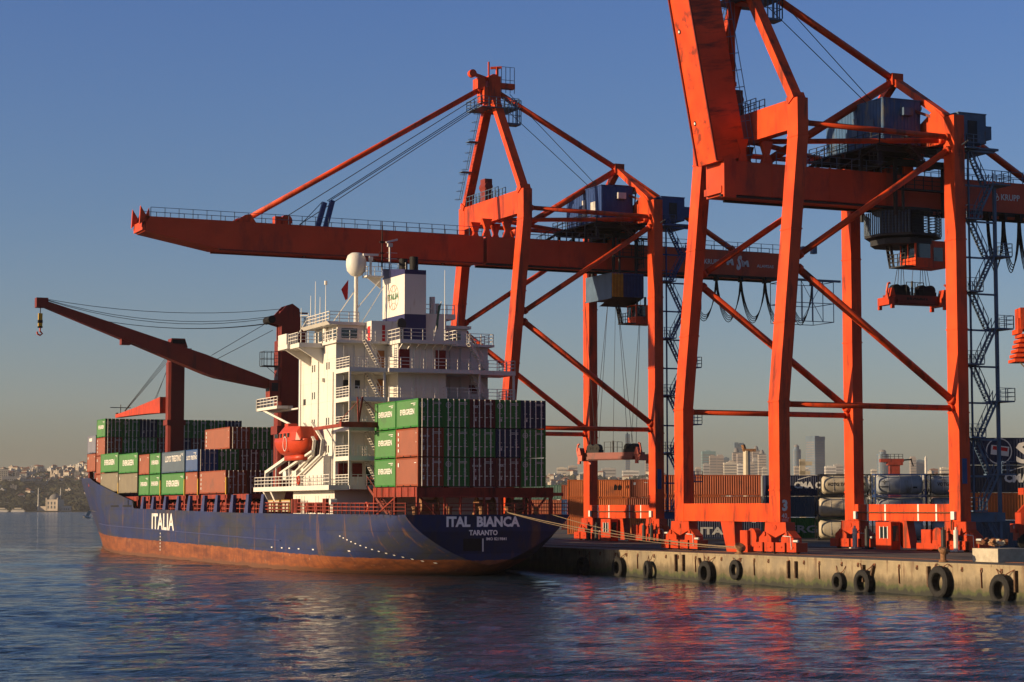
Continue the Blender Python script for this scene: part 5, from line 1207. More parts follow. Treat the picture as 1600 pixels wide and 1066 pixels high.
# partial load frame at the right border
t=thing('hanging_load_frame',fr(1612,176,18.0),R(-24.5),'orange slatted load frame hanging at the right border','load frame')
mb=MB()
for i in range(6): z=.2+i*.42; q=1.6-i*.12; mb.box(-q,q,-1.2,1.2,z,z+.26)
mb.box(-1.0,2,-1,1,2.9,4.8); mb.box(-1.25,-.9,-1.1,1.1,2.6,3.0); mb.box(-1.2,-1.0,-.9,-.6,3.0,3.9); mb.build('slatted_frame','crane_orange',t)
mb=MB(); mb.beam((-1.2,-1,.2),(.3,-1,-1.3),.1,.1); mb.build('tag_line','mooring_rope',t)
mb=MB(); mb.tube([(1.2,0,4.8),(1.4,0,42)],.05,5); mb.tube([(1.7,0,4.8),(1.8,0,42)],.05,5); mb.build('hoist_rope','rope_steel',t)

# ---------------------------------------------------------------- container yard behind the cranes
YR=R(65.5); GY='containers stacked in the yard behind the cranes'
def yard(pxr,d,tier,c,L,lb,side=None,off=0.0):
    p=fr(pxr,d,2.1+.03+tier*2.62); p=p+fwh*1.22
    container(c,L,p,YR,lb,GY,side,'none',doors=False)
yard(1188,255,2,'rustred',12.1,'rusty red container, upper of the two seen between the near crane waterside legs')
yard(1188,255,1,'rustred',12.1,'rusty red container, lower of the two seen between the near crane waterside legs',)
yard(1190,255,0,'navy',12.1,'navy container lettered ITALIA at ground level behind the near crane','italia')
yard(1347,259,2,'navy',12.1,'navy CMA CGM container left of the cream tank containers','cma')
yard(1347,259,1,'slate',12.1,'slate blue container under the navy CMA CGM one')
yard(1345,259,0,'green',12.1,'green EVERGREEN container at ground level under the slate blue one','evgrey')
yard(1262,265,2,'grey',5.9,'grey container end just left of the navy CMA CGM container')
yard(1708,198,3,'navy',12.1,'navy container with a flag emblem, topmost at the right border')
yard(1708,198,2,'black',12.1,'black CMA CGM container, second from the top at the right border','cma')
yard(1708,198,1,'orange',12.1,'orange container, third from the top at the right border')
yard(1708,198,0,'slate',12.1,'slate blue container at ground level at the right border')
yard(1018,300,2,'orange',12.1,'orange Hapag-Lloyd container seen through the far crane legs','hapag')
yard(1018,300,1,'orange',12.1,'orange container under the Hapag-Lloyd one')
yard(1018,300,0,'orange',12.1,'orange container at the foot of the stack behind the far crane')
yard(1017,296,2,'rustred',3.0,'short rusty red container in front of the Hapag-Lloyd one','vdash1')
yard(1017,292,1,'brown',3.4,'small brown container on the quay behind the far crane sill')
yard(1125,302,2,'orange',12.1,'orange container half hidden behind the near crane left leg')
yard(1125,302,1,'orange',12.1,'orange container below the one half hidden behind the near crane left leg')
yard(877,366,2,'greenblue',12.1,'dull green container, top of the distant stack right of the ship stern')
yard(877,366,1,'rustred',12.1,'rusty red container under the dull green one right of the ship stern')
yard(985,366,2,'rustred',12.1,'rusty red container, top of the distant stack left of the far crane leg')
yard(985,366,1,'blue',12.1,'blue container below the rusty red one left of the far crane leg')
yard(985,366,0,'maroon',12.1,'maroon container at the foot of the distant stack left of the far crane leg')
# emblem on the top right container
mb=MB(); p0=fr(1560,198,10.0)-fwh*.03
def yq(x,z,o=0): return tuple(p0+rth*x+Vector((0,0,z))-fwh*o)
for i in range(24):
    a0,a1=6.2832*i/24,6.2832*(i+1)/24
    mb.add([yq(1.25*math.cos(a0),1.25*math.sin(a0)+1.3),yq(1.25*math.cos(a1),1.25*math.sin(a1)+1.3),yq(1.15*math.cos(a1),1.15*math.sin(a1)+1.3),yq(1.15*math.cos(a0),1.15*math.sin(a0)+1.3)],[(0,1,2,3)])
mb.add([yq(-.8,1.0),yq(.9,.8),yq(1.0,1.7),yq(-.7,1.9)],[(0,1,2,3)])
mb.add([yq(-.6,1.45,.01),yq(.8,1.25,.01),yq(.85,1.6,.01),yq(-.55,1.8,.01)],[(0,1,2,3)],1)
vs,fs=text2d('S',.02); mb.add([yq(1.6+x*1.9,.1+y*2.1) for x,y in vs],fs)
emb=mb.build('emblem',['paint_white','flag_red'])
for o in col.objects:
    if o.get('label')=='navy container with a flag emblem, topmost at the right border': emb.parent=o; bpy.context.view_layer.update(); emb.matrix_parent_inverse=o.matrix_world.inverted(); break
# tank containers
_tk={}
def tank(pxl,d,tier,mat,frame,lb,txt=None):
    t=thing('tank_container',fr(pxl,d,2.13+tier*2.62),-TH,lb,'tank container','tank containers in the yard')
    k=(mat,frame)
    if k not in _tk:
        mb=MB()
        for x in (0,5.94):
            for y in (0,2.3): mb.box(x,x+.12,y,y+.12,0,2.59)
            mb.box(x,x+.12,.12,2.3,0,.14); mb.box(x,x+.12,.12,2.3,2.45,2.59)
            mb.beam((x+.06,.1,.1),(x+.06,1.2,.8),.08,.08); mb.beam((x+.06,2.3,.1),(x+.06,1.2,.8),.08,.08)
        for y in (0.01,2.31):
            for z in (0.02,2.46): mb.box(.12,5.94,y,y+.1,z,z+.11)
        mb.box(.12,5.9,.9,1.5,2.5,2.54)
        f=mb.data('frame',frame)
        mb=MB(); n=20; pr2=[(.25,.25),(.32,.8),(.5,1.05),(.8,1.13),(5.25,1.13),(5.55,1.05),(5.75,.8),(5.82,.25)]
        for i,(x,r) in enumerate(pr2):
            for q in range(n): mb.v.append((x,1.2+r*math.cos(6.2832*q/n),1.28+r*math.sin(6.2832*q/n)))
        for i in range(len(pr2)-1):
            for q in range(n): mb.f.append((i*n+q,i*n+(q+1)%n,(i+1)*n+(q+1)%n,(i+1)*n+q)); mb.m.append(0)
        mb.f.append(tuple(range(n))); mb.m.append(0); mb.f.append(tuple((len(pr2)-1)*n+q for q in range(n))); mb.m.append(0)
        b=mb.data('tank',mat,True); fix(b)
        for p in b.polygons: p.use_smooth=True
        mb=MB()
        for x in (1.6,3.0,4.4):
            mb.tube([(x,1.2+1.145*math.cos(6.2832*q/24),1.28+1.145*math.sin(6.2832*q/24)) for q in range(24)],.018,4,close=True)
        s_=mb.data('strap','paint_grey')
        _tk[k]=(f,b,s_)
    f,b,s_=_tk[k]; part('frame',f,t); tk=part('tank',b,t); part('strap',s_,tk)
    if txt:
        mb=MB()
        if txt=='votg': put_text(mb,'VOTG TANKTAINER',(.8,.055,1.15),(1,0,0),(0,0,1),4.6,.42,.03,slant=.15)
        elif txt=='star':
            for a in range(4):
                q=math.pi/2*a; mb.add([(1.1+.42*math.cos(q),.05,1.65+.42*math.sin(q)),(1.1+.08*math.cos(q+.785),.05,1.65+.08*math.sin(q+.785)),(1.1+.08*math.cos(q-.785),.05,1.65+.08*math.sin(q-.785))],[(0,1,2)])
            mb.box(.6,1.6,.055,.06,1.0,1.1); mb.box(4.5,5.0,.055,.06,.9,1.05); put_text(mb,'A1',(4.6,.05,.85),(1,0,0),(0,0,1),.4,.25,.02)
        elif txt=='patch': mb.box(3.6,4.5,.055,.06,1.4,1.75)
        part('lettering',mb.data('lettering','flag_red' if txt=='patch' else 'black'),tk)
tank(1281,249,2,'tank_cream','black','cream tank container lettered VOTG TANKTAINER right of the CMA CGM container','votg')
tank(1276,247,1,'tank_cream','black','cream tank container with a red patch in the middle of its stack','patch')
tank(1276,247,0,'tank_cream','black','cream tank container at ground level beside the green EVERGREEN one')
tank(1366,247,2,'tank_grey','deep_blue','grey tank container in a blue frame between the landside legs, top of its stack','star')
tank(1366,247,1,'tank_grey','deep_blue','grey tank container below the blue framed one with the star mark')
tank(1366,247,0,'tank_grey','black','grey tank container at ground level behind the control kiosk')
tank(1452,247,2,'tank_grey','black','grey tank container lettered VOTG right of the blue framed one','votg')
tank(1452,247,1,'tank_grey','black','grey tank container under the grey VOTG one')
tank(1452,247,0,'tank_grey','black','grey tank container at ground level by the near crane landside leg')

# ---------------------------------------------------------------- quay furniture
def tyre(y,zc,r,th,label,tilt=0,dx=0.0):
    mb=MB(); n=28; prf=[(r*.56,-th*.38),(r*.62,-th*.5),(r*.9,-th*.5),(r,-th*.34),(r,th*.34),(r*.9,th*.5),(r*.62,th*.5),(r*.56,th*.38)]
    for k in range(n):
        a=6.2832*k/n
        for q,(rr,x) in enumerate(prf):
            rr2=rr*(1+(.018 if (k%2 and q in(3,4)) else 0)); mb.v.append((x,rr2*math.cos(a),rr2*math.sin(a)))
    m=len(prf)
    for k in range(n):
        for q in range(m): mb.f.append((k*m+q,((k+1)%n)*m+q,((k+1)%n)*m+(q+1)%m,k*m+(q+1)%m)); mb.m.append(0)
    t=thing('tyre_fender',(QX-th*.5-.03-dx,y,zc),tilt,label,'fender','tyre fenders hanging on the quay wall')
    o=mb.build('tyre','tyre',t); fix(o.data)
    mb=MB()
    for s in (-1,1): mb.tube([(0,s*r*.25,r*.92),(th*.3,s*r*.6,r*1.15),(th*.5-.0,s*r*.9,min(r*1.7,1.85-zc))],.035,5)
    mb.build('chain','rust',t)
tyre(167.5,.55,.95,.55,'tyre fender nearest the ship stern in full sun, half sunk')
tyre(161.8,.45,.85,.5,'tyre fender second from the ship, leaning on the wall at the waterline',R(-14),.1)
tyre(151.6,.50,1.02,.62,'tyre fender left of the one hanging free under the small bollard')
tyre(147.1,.90,.80,.38,'tyre fender hanging clear of the water under the small bollard')
tyre(132.0,.40,.70,.45,'small pale worn tyre fender left of a larger one, middle of the wall')
tyre(128.6,.42,.98,.6,'tyre fender right beside the small pale worn one')
tyre(119.3,.80,1.10,.6,'largest tyre fender, hanging under the rusty bollard at the right')
tyre(112.5,.48,1.05,.62,'tyre fender at the right border of the wall, half sunk')
tyre(174.7,.42,.95,.55,'tyre fender in the shadow under the ship stern')
def bollard(x,y,h,r,label):
    t=thing('bollard',(x,y,2.1),0,label,'bollard','bollards on the quay edge')
    mb=MB(); mb.tube([(0,0,.004),(0,0,.1),(0,0,.12),(0,0,h*.72)],[r*1.5,r*1.5,r,r*.9],14); mb.build('post','rust_old',t)
    mb=MB(); mb.tube([(0,.1,h*.66),(0,0,h*.8),(0,-.1,h*.93),(0,-.12,h)],[r*1.0,r*1.75,r*1.7,r*.9],14); mb.build('cap','rust_old',t)
bollard(89.3,122.2,.95,.22,'tall rusty bollard beside the white concrete block')
bollard(88.9,149.6,.68,.28,'mushroom bollard holding the mooring lines below the near crane')
mb=MB(); mb.box(-.6,3.0,-2.0,.9,.004,.95); o=mb.build('concrete_block','concrete_light'); o.location=(92.2,121.0,2.1); tag(o,'white concrete block on the quay beside the bollard','concrete block')
mb=MB(); r_=random.Random(3)
for i in range(22):
    x=r_.uniform(-.5,.9); y=r_.uniform(-.9,.9); z=r_.uniform(0,.35)*(1-abs(y)*.5); s=r_.uniform(.1,.28); mb.beam((x,y,z+s),(x+r_.uniform(-.4,.4),y+r_.uniform(-.4,.4),z+s+r_.uniform(-.05,.3)),s,s,m=i%3)
o=mb.build('rubble_heap',['rust_old','concrete_light','rust']); o.location=(92.4,120.7,3.05); tag(o,'heap of rusty chain and rubble on the white concrete block','rubble')
mb=MB(); mb.tube([(0,0,.01),(0,0,1.1)],.45,12); mb.tube([(.9,.5,.45),(2.3,.2,.5)],.5,12); mb.beam((-.5,-.3,.9),(1.6,.6,1.3),.3,.3); o=mb.build('scrap_roller','rust'); o.location=(96.3,120.6,2.1); tag(o,'rusty fender roller lying behind the white concrete block','scrap')
for i,(y0,z0,z1,tl) in enumerate(((157.2,.5,1.95,0),(155.9,.55,1.95,0),(152.7,.8,1.7,.5),(139.2,.45,1.8,0),(138.1,.5,1.8,0),(128.9,.5,1.75,0),(128.1,.3,1.7,-.5),(120.9,.4,1.85,0),(111.3,.4,1.8,0))):
    mb=MB(); mb.beam((0,0,z0),(0,tl,z1),.16,.3,(1,0,0)); o=mb.build('rubbing_post','wood_old'); o.location=(QX-.1,y0,0)
    tag(o,'old timber rubbing post on the quay wall, %s from the right'%nth(8-i),'rubbing post','timber posts bolted to the quay wall')
for i in range(28):
    y=176-i*2.45+(i%3)*.3; mb=MB(); ring(mb,(0,0,0),.10,.03,(1,0,0),n=8); mb.box(0,.06,-.1,.1,.06,.2); 
    if i%4==1: mb.beam((-.02,0,-.1),(-.02,-.05,-1.15),.03,.10,(1,0,0))
    o=mb.build('mooring_ring','rust'); o.location=(QX-.05,y,1.68); tag(o,'rusty iron ring set in the quay wall face','mooring ring','iron rings along the quay wall')
# mooring lines
def rope(a,b,s,label,r=.028):
    a=Vector(a); b=Vector(b); mb=MB(); mb.tube([a+(b-a)*i/24+Vector((0,0,-s*4*(i/24)*(1-i/24))) for i in range(25)],r,6); o=mb.build('mooring_line','mooring_rope'); tag(o,label,'rope','mooring lines from the stern to the quay')
st=sw(1.6,-.1,5.55); st2=sw(6.0,-.1,5.35)
rope(st,(88.9,149.7,2.62),.45,'pale mooring line from the middle of the stern, upper one',.04)
rope(sw(1.7,-.1,5.5),(88.85,149.9,2.55),.62,'pale mooring line from the middle of the stern, lower one')
rope(st2,(88.95,149.8,2.7),.55,'thin mooring line from the right side of the stern')
# red reach stacker partly in view
t=thing('reach_stacker',fr(1612,188,2.1),R(-24.5),'red yard machine half cut off by the right border','yard vehicle')
mb=MB(); mb.box(-1.6,4,-1.2,1.2,.9,2.0); mb.box(-1.4,0.2,-1.1,1.1,2.0,3.4); mb.beam((-1.2,0,3.2),(2.5,0,7.2),.6,.7); mb.box(-1.9,-1.2,-1.0,1.0,1.6,2.4); mb.box(-1.1,.6,-1.0,1.0,5.0,5.6); mb.build('body','bogie_orange',t)
for x in (-.9,2.6):
    mb=MB(); mb.tube([(x,-1.35,.8),(x,-.7,.8)],.8,16); mb.build('wheel','tyre',t)
mb=MB(); mb.tube([(-1.95,-.6,2.1),(-1.8,-.6,2.1)],.15,8); mb.build('headlight','paint_white',t)
# gull
t=None
mb=MB(); st=[(-.30,.01),(-.22,.06),(-.08,.10),(.06,.09),(.18,.055),(.24,.045),(.30,.02),(.34,.005)]
n=8
for i,(x,r) in enumerate(st):
    for k in range(n): mb.v.append((x,r*math.cos(6.2832*k/n),r*.85*math.sin(6.2832*k/n)+(.03 if x>.2 else 0)))
for i in range(len(st)-1):
    for k in range(n): mb.f.append((i*n+k,i*n+(k+1)%n,(i+1)*n+(k+1)%n,(i+1)*n+k)); mb.m.append(0)
for s in (-1,1):
    mb.add([(.12,s*.06,.03),(-.08,s*.06,.03),(-.10,s*.36,.26),(.09,s*.34,.27),(-.02,s*.40,.29),(-.22,s*.72,.12),(-.04,s*.45,.26)],[(0,1,2,3),(3,2,5,4),(3,2,1,0),(4,5,2,3)],0)
    mb.add([(-.10,s*.362,.262),(-.02,s*.402,.292),(-.24,s*.75,.11)],[(0,1,2),(2,1,0)],1)
gl=mb.build('gull',['paint_white','dark_metal'],smooth=False); gl.location=fr(138,112,5.42); gl.rotation_euler=(R(20),R(-10),R(200)); gl.scale=(.9,.9,.9); tag(gl,'gull flying low over the water just left of the bow','gull')

# ---------------------------------------------------------------- far shore: hills, wood, houses, towers
def prof(px): return lerp(px,[(-400,1.02),(150,1.02),(800,.92),(920,.9),(1080,.66),(1320,.60),(1440,.85),(1600,.95),(2200,.95)])
def hz(px,d):
    s=max(0,min(1,(d-3320)/1050)); s=s*s*(3-2*s); 
    base=2.0+80*prof(px)*s + 5*math.sin(px*.021+d*.004)*s+3*math.sin(px*.057)*s
    if d>4500: base-= (d-4500)*.02
    return max(base,1.5)
mb=MB(); nx,nd=90,26; dist=[3300+ (i/nd)**1.2*3200 for i in range(nd+1)]
for j,d in enumerate(dist):
    for i in range(nx+1):
        px=-400+2600*i/nx; mb.v.append(tuple(fr(px,d,hz(px,d) if j else -2.0)))
for j in range(nd):
    for i in range(nx): a=j*(nx+1)+i; mb.f.append((a,a+1,a+nx+2,a+nx+1)); mb.m.append(0)
M['hill']=pm('hill_ground',(0.035,0.038,0.020),0.95,var=0.5,scale=0.02,rust=(0.07,0.055,0.035),ramt=0.4,rscale=(.01,.01,.01))
struct(mb.build('hills','hill',smooth=True))
M['wood']=pm('foliage_far',(0.026,0.030,0.014),0.95,var=0.6,scale=0.05,rust=(0.042,0.034,0.016),ramt=0.5,rscale=(.03,.03,.03))
r_=random.Random(11); mb=MB()
ico=[(0,0,1)]+[(.894*math.cos(k*1.2566),.894*math.sin(k*1.2566),.447) for k in range(5)]+[(.894*math.cos(k*1.2566+.628),.894*math.sin(k*1.2566+.628),-.447) for k in range(5)]
icf=[(0,i+1,(i+1)%5+1) for i in range(5)]+[(i+1,6+i,(i+1)%5+1) for i in range(5)]+[((i+1)%5+1,6+i,6+(i+1)%5) for i in range(5)]
def clump(p,s):
    vs=[]
    for v in ico: q=1+r_.uniform(-.35,.35); vs.append((p[0]+v[0]*s*q,p[1]+v[1]*s*q,p[2]+v[2]*s*q*.85))
    mb.add(vs,icf)
for i in range(7000):
    px=r_.uniform(-120,230) if r_.random()<.75 else r_.uniform(800,1650)
    d=3335+abs(r_.gauss(0,1))*290 if px<400 else r_.uniform(3500,4350)
    if d>4400: continue
    if 50<px<118 and d<3400: continue
    z=hz(px,d); s=r_.uniform(3.5,9) if px<400 else r_.uniform(2.5,6); p=fr(px,d,z+s*.5)
    for k in range(1): clump(p,s)
w_o=mb.build('far_wood','wood'); struct(w_o,'stuff'); w_o['label']='dark trees massed on the far hillside'
# houses
for k,c in {'hw0':(.62,.55,.43),'hw1':(.50,.42,.33),'hw2':(.42,.40,.36),'hw3':(.70,.66,.58)}.items(): M[k]=pm(k,c,.8,var=.1,scale=.1)
M['roof_tile']=pm('roof_tile',(.22,.10,.06),.85,var=.2); M['roof_grey']=pm('roof_grey',(.20,.19,.18),.85,var=.2); M['far_glass']=pm('far_window',(.05,.06,.07),.2,var=.3)
def house_mesh(i):
    r=random.Random(100+i); mb=MB(); w=r.uniform(7,15); dp=r.uniform(8,12); h=r.choice([5.0,6.5,8.0,9.5,12.0]); fl=max(2,int(h/3))
    mb.box(-w/2,w/2,-dp/2,dp/2,-6,h)
    for f in range(fl):
        for k in range(int(w/3)):
            x=-w/2+1.0+k*3.0; z=h-2.4-f*3
            mb.box(x,x+1.3,-dp/2-.06,-dp/2,z,z+1.5,2)
        for k in range(int(dp/3.2)):
            y=-dp/2+1.0+k*3.2; z=h-2.4-f*3; mb.box(-w/2-.06,-w/2,y,y+1.3,z,z+1.5,2)
    if i%2==0: mb.add([(-w/2-.5,-dp/2-.5,h),(w/2+.5,-dp/2-.5,h),(w/2+.5,dp/2+.5,h),(-w/2-.5,dp/2+.5,h),(-w/4,0,h+2.8),(w/4,0,h+2.8)],[(0,1,5,4),(1,2,5),(2,3,4,5),(3,0,4),(3,2,1,0)],1)
    else: mb.box(-w/2-.3,w/2+.3,-dp/2-.3,dp/2+.3,h,h+.6,1); mb.box(-2,1,-1,2,h+.6,h+2.6,0)
    return mb.data('house',['hw%d'%(i%4),'roof_tile' if i%2==0 else 'roof_grey','far_glass'])
HM=[house_mesh(i) for i in range(14)]
placed=[]; cnt=0; tries=0
while cnt<298 and tries<12000:
    tries+=1
    left=cnt<150
    px=r_.uniform(-60,150) if left else (r_.uniform(848,1070) if cnt<212 else r_.uniform(1080,1580))
    d=(r_.uniform(3900,4550) if r_.random()<.93 else r_.uniform(3500,3900)) if left else r_.uniform(3550,4500)
    z=hz(px,d); y=794-(z+8-5.9)*3250/d
    if any(abs(px-a)<5 and abs(y-b)<1.8 for a,b in placed): continue
    placed.append((px,y)); cnt+=1
    k=r_.randrange(14); o=bpy.data.objects.new('house',HM[k]); col.objects.link(o); o.location=fr(px,d,z); o.rotation_euler=(0,0,R(r_.uniform(-70,20)))
    if left: tag(o,'small pale house on the hillside beyond the water left of the bow','house','houses on the far left hillside')
    elif px<1075: tag(o,'small pale house on the hillside seen between the ship and the cranes','house','houses on the hill behind the far crane')
    else: tag(o,'small pale house on the hillside seen through the near crane legs','house','houses on the hill behind the near crane')
# towers of the skyline, each at its bearing on the plateau behind
M['tw_band']=pm('tower_window_band',(.17,.16,.16),.4,var=.2,scale=.1)
M['tw_glass']=pm('tower_glass',(.10,.15,.20),.3,var=.15,scale=.05); M['tw_green']=pm('tower_green_glass',(.16,.27,.28),.3,var=.15,scale=.05); M['tw_stone']=pm('tower_stone',(.36,.30,.25),.8,var=.1,scale=.05)
def tower(px0,px1,yt,mat,label,kind='box',d=5200,rot=0.0,dep=1.0):
    w=(px1-px0)/3250*d; h=5.9+(794-yt)*d/3250; zb=40; t=thing('tower_block',fr((px0+px1)/2,d,zb),-TH+rot,label,'tower block'); H=h-zb
    mb=MB()
    if kind=='round':
        n=20; mb.prism([(w/2*math.cos(6.2832*k/n),w/2*math.sin(6.2832*k/n),0) for k in range(n)],(0,0,H*.9)); mb.prism([(w*.3*math.cos(6.2832*k/n),w*.3*math.sin(6.2832*k/n),H*.9) for k in range(n)],(0,0,H*.05)); 
    else:
        q=.72 if rot else 1.0; a=w/2*q; mb.box(-a,a,-a*dep,a*dep,0,H*(.97 if kind!='dome' else .88))
        if kind=='crown': mb.box(-a*1.03,-a*.2,-a*dep*1.03,a*dep*1.03,H*.93,H); mb.box(a*.1,a*1.03,-a*dep*1.03,a*dep*1.03,H*.93,H*.99)
        if kind=='step': mb.box(-a*.7,a*.7,-a*.7,a*.7,H*.97,H)
        if kind=='box': mb.box(-a*.5,a*.3,-a*.5,a*.5,H*.97,H*.99)
    o=mb.build('shaft',mat,t); fix(o.data)
    mb=MB()
    if kind in('dome','round'):
        n=14; r0=w*.3 if kind=='round' else w*.36; z0=H*.95 if kind=='round' else H*.88; hh=H-z0; pv=[(r0,0),(r0*.9,.4),(r0*.6,.8),(r0*.08,1.0)]
        for r1,zz in pv:
            for k in range(n): mb.v.append((r1*math.cos(6.2832*k/n),r1*math.sin(6.2832*k/n),z0+zz*hh))
        for i in range(3):
            for k in range(n): mb.f.append((i*n+k,i*n+(k+1)%n,(i+1)*n+(k+1)%n,(i+1)*n+k)); mb.m.append(0)
        mb.build('dome','roof_grey',t,smooth=True)
    if kind!='round':
        mb=MB(); q=.72 if rot else 1.0; a=w/2*q; fl=int(H/7)
        for f in range(fl):
            z=4+f*H*.9/fl; mb.box(-a*.9,a*.9,-a*dep-.3,-a*dep,z,z+2.6); mb.box(-a-.3,-a,-a*dep*.9,a*dep*.9,z,z+2.6)
        mb.build('window_band','tw_band',t)
    else:
        mb=MB(); n=20; fl=int(H/8)
        for f in range(fl):
            z=4+f*H*.86/fl
            for k in range(n): 
                if k%2: continue
                a0,a1=6.2832*k/n,6.2832*(k+1)/n; rr=w/2+.3; mb.add([(rr*math.cos(a0),rr*math.sin(a0),z),(rr*math.cos(a1),rr*math.sin(a1),z),(rr*math.cos(a1),rr*math.sin(a1),z+2.4),(rr*math.cos(a0),rr*math.sin(a0),z+2.4)],[(0,1,2,3)])
        mb.build('window_band','tw_band',t)
tower(1096,1117,704,'tw_green','green glass tower block, leftmost of the skyline between the crane legs')
tower(1108,1119,711,'tw_stone','slim pale tower block right in front of the green glass one',d=5000)
tower(1119,1130,711,'tw_stone','stepped pale tower block right of the green glass one','step',d=5050)
tower(1147,1161,692,'tw_glass','tallest grey tower block with a broken crown left of the domed towers','crown',d=5600)
tower(1144,1156,700,'tw_stone','pale domed tower block in front of the crowned grey one','dome',d=5100)
tower(1151,1165,708,'tw_stone','broad pale tower block below the crowned grey one','box',d=4950)
tower(1163,1176,704,'tw_stone','plain tower block between the two domed towers','box',d=5400)
tower(1175,1187,697,'tw_stone','domed tower block right of the plain tower','dome',d=5200)
tower(1184,1196,703,'hw1','pinkish tower block beside the near crane right waterside leg','dome',d=5000)
tower(1237,1251,695,'tw_glass','round tower with a small dome left of the big dark glass tower','round',d=5200)
tower(1259,1288,682,'tw_glass','big dark glass tower, tallest of the skyline','crown',d=5300,rot=R(35))
tower(1369,1388,703,'tw_glass','round glass tower behind the landside legs','round',d=5400)
tower(1421,1430,714,'tw_stone','slim pale tower, left of the pair right of the round glass tower','step',d=5300)
tower(1430,1443,718,'tw_glass','low glass tower, right of the pair right of the round glass tower','box',d=5400)
tower(977,984,676,'tw_glass','slim tall tower behind the far crane hoist ropes','box',d=5600)
tower(1008,1016,708,'tw_stone','slim pale tower left of the far crane landside leg','box',d=5100)
tower(888,902,727,'hw1','brownish apartment tower on the hill right of the ship','box',d=4500)
tower(870,886,730,'hw0','wide pale apartment block on the hill right of the ship','box',d=4480,dep=.6)
tower(972,998,735,'hw3','wide white flat roofed building behind the far crane','box',d=4450,dep=.5)
tower(940,962,731,'hw2','grey apartment block behind the far crane hoist ropes','box',d=4500,dep=.6)
tower(1288,1305,728,'hw3','low white building right of the big dark glass tower','box',d=4700,dep=.6)
tower(1302,1317,725,'hw2','low dark grey building right of the low white one','box',d=4750,dep=.6)
tower(1130,1150,722,'hw0','broad pale apartment block below the skyline towers','box',d=4700,dep=.6)
tower(1190,1198,730,'hw0','small pale apartment block beside the near crane leg','box',d=4650,dep=.6)
tower(1390,1400,726,'hw1','small ochre block below the round glass tower','box',d=4600,dep=.6)
for i,(a,b,y,mt,d,lb) in enumerate(((1086,1095,730,'hw1',4650,'small reddish apartment block at the left end of the near skyline'),(1098,1108,724,'hw2',4700,'grey apartment block under the green glass tower'),(1130,1139,714,'tw_glass',5300,'bluish tower right of the stepped pale tower'),(1138,1147,720,'hw1',4900,'brownish block left of the crowned grey tower'),
  (1152,1160,724,'hw3',4650,'white apartment block under the broad pale tower'),(1168,1178,722,'hw1',4750,'brown apartment block under the plain tower between the domes'),(1176,1183,716,'hw2',4800,'grey block below the domed tower'),(1240,1249,728,'hw1',4600,'brown block below the round domed tower'),(1252,1262,730,'hw3',4650,'white block left of the foot of the dark glass tower'),
  (1318,1327,733,'hw1',4600,'brown block just left of the landside leg'),(1360,1369,733,'hw0',4600,'pale block just right of the landside leg'),(905,915,738,'hw3',4300,'white block above the light blue dome'),(918,926,734,'hw1',4400,'brown block beside the far crane landside leg'),(1452,1464,732,'roof_tile',4500,'red roofed block right of the hill minaret'),(1468,1481,730,'hw0',4550,'pale block with flat roof beside the near crane right leg'))):
    tower(a,b,y,mt,lb,'step' if i%3==0 else 'box',d=d,dep=.7)
# light blue dome hall
t=thing('dome_hall',fr(911,3500,10),0,'light blue domed hall low on the slope behind the far crane','hall'); mb=MB(); n=20
for i in range(7):
    a=i/6*1.5708
    for k in range(n): mb.v.append((9*math.cos(a)*math.cos(6.2832*k/n),9*math.cos(a)*math.sin(6.2832*k/n),22+17*math.sin(a)))
for i in range(6):
    for k in range(n): mb.f.append((i*n+k,i*n+(k+1)%n,(i+1)*n+(k+1)%n,(i+1)*n+k)); mb.m.append(0)
M['dome_blue']=pm('dome_blue',(.30,.45,.55),.5); mb.build('dome','dome_blue',t,smooth=True)
mb=MB(); mb.tube([(0,0,0),(0,0,22)],9,20); mb.build('drum','hw2',t)
# mosque on the far shore with two minarets
t=thing('mosque',fr(88,3345,1.5),R(-40),'domed waterfront mosque with two slim minarets left of the bow','mosque')
mb=MB(); mb.box(-13,13,-13,13,0,20); 
for x in (-13,11): mb.box(x,x+2,-13.4,-11,0,23)
mb.box(-30,-13,-8,10,0,8); mb.build('hall','hw1',t); t.scale=(.82,.82,.9)
mb=MB(); n=20
for i in range(7):
    a=i/6*1.5708
    for k in range(n): mb.v.append((11.5*math.cos(a)*math.cos(6.2832*k/n),11.5*math.cos(a)*math.sin(6.2832*k/n),20+10*math.sin(a)))
for i in range(6):
    for k in range(n): mb.f.append((i*n+k,i*n+(k+1)%n,(i+1)*n+(k+1)%n,(i+1)*n+k)); mb.m.append(0)
mb.build('dome','roof_grey',t,smooth=True)
mb=MB()
for s,f in ((-13.06,0),(0,1)):
    for k in range(3):
        for z in (4,11): 
            if f==0: mb.box(-9+k*7,-6+k*7,-13.06,-13,z,z+5)
            else: mb.box(-13.06,-13,-9+k*7,-6+k*7,z,z+5)
mb.split('window','far_glass',t)
mi=t.matrix_basis.inverted()
for px in (62,96.5):
    p=fr(px,3345,1.5); bpy.context.view_layer.update(); q=t.matrix_world.inverted()@p
    mb=MB(); mb.tube([(q.x,q.y,0),(q.x,q.y,10),(q.x,q.y,11),(q.x,q.y,27),(q.x,q.y,27.2),(q.x,q.y,28.2),(q.x,q.y,28.4),(q.x,q.y,37),(q.x,q.y,42)],[1.7,1.7,1.1,1.05,1.6,1.6,.85,.85,.05],10); mb.build('minaret','hw3',t)
mb=MB(); mb.tube([(0,0,0),(0,0,30),(0,0,30.5),(0,0,34)],[1.3,1.1,1.2,.05],10); o=mb.build('minaret','hw3'); o.location=fr(1445.5,4300,hz(1445,4300)); o.scale=(2,2,1.3); tag(o,'single minaret on the hill behind the near crane landside legs','minaret')
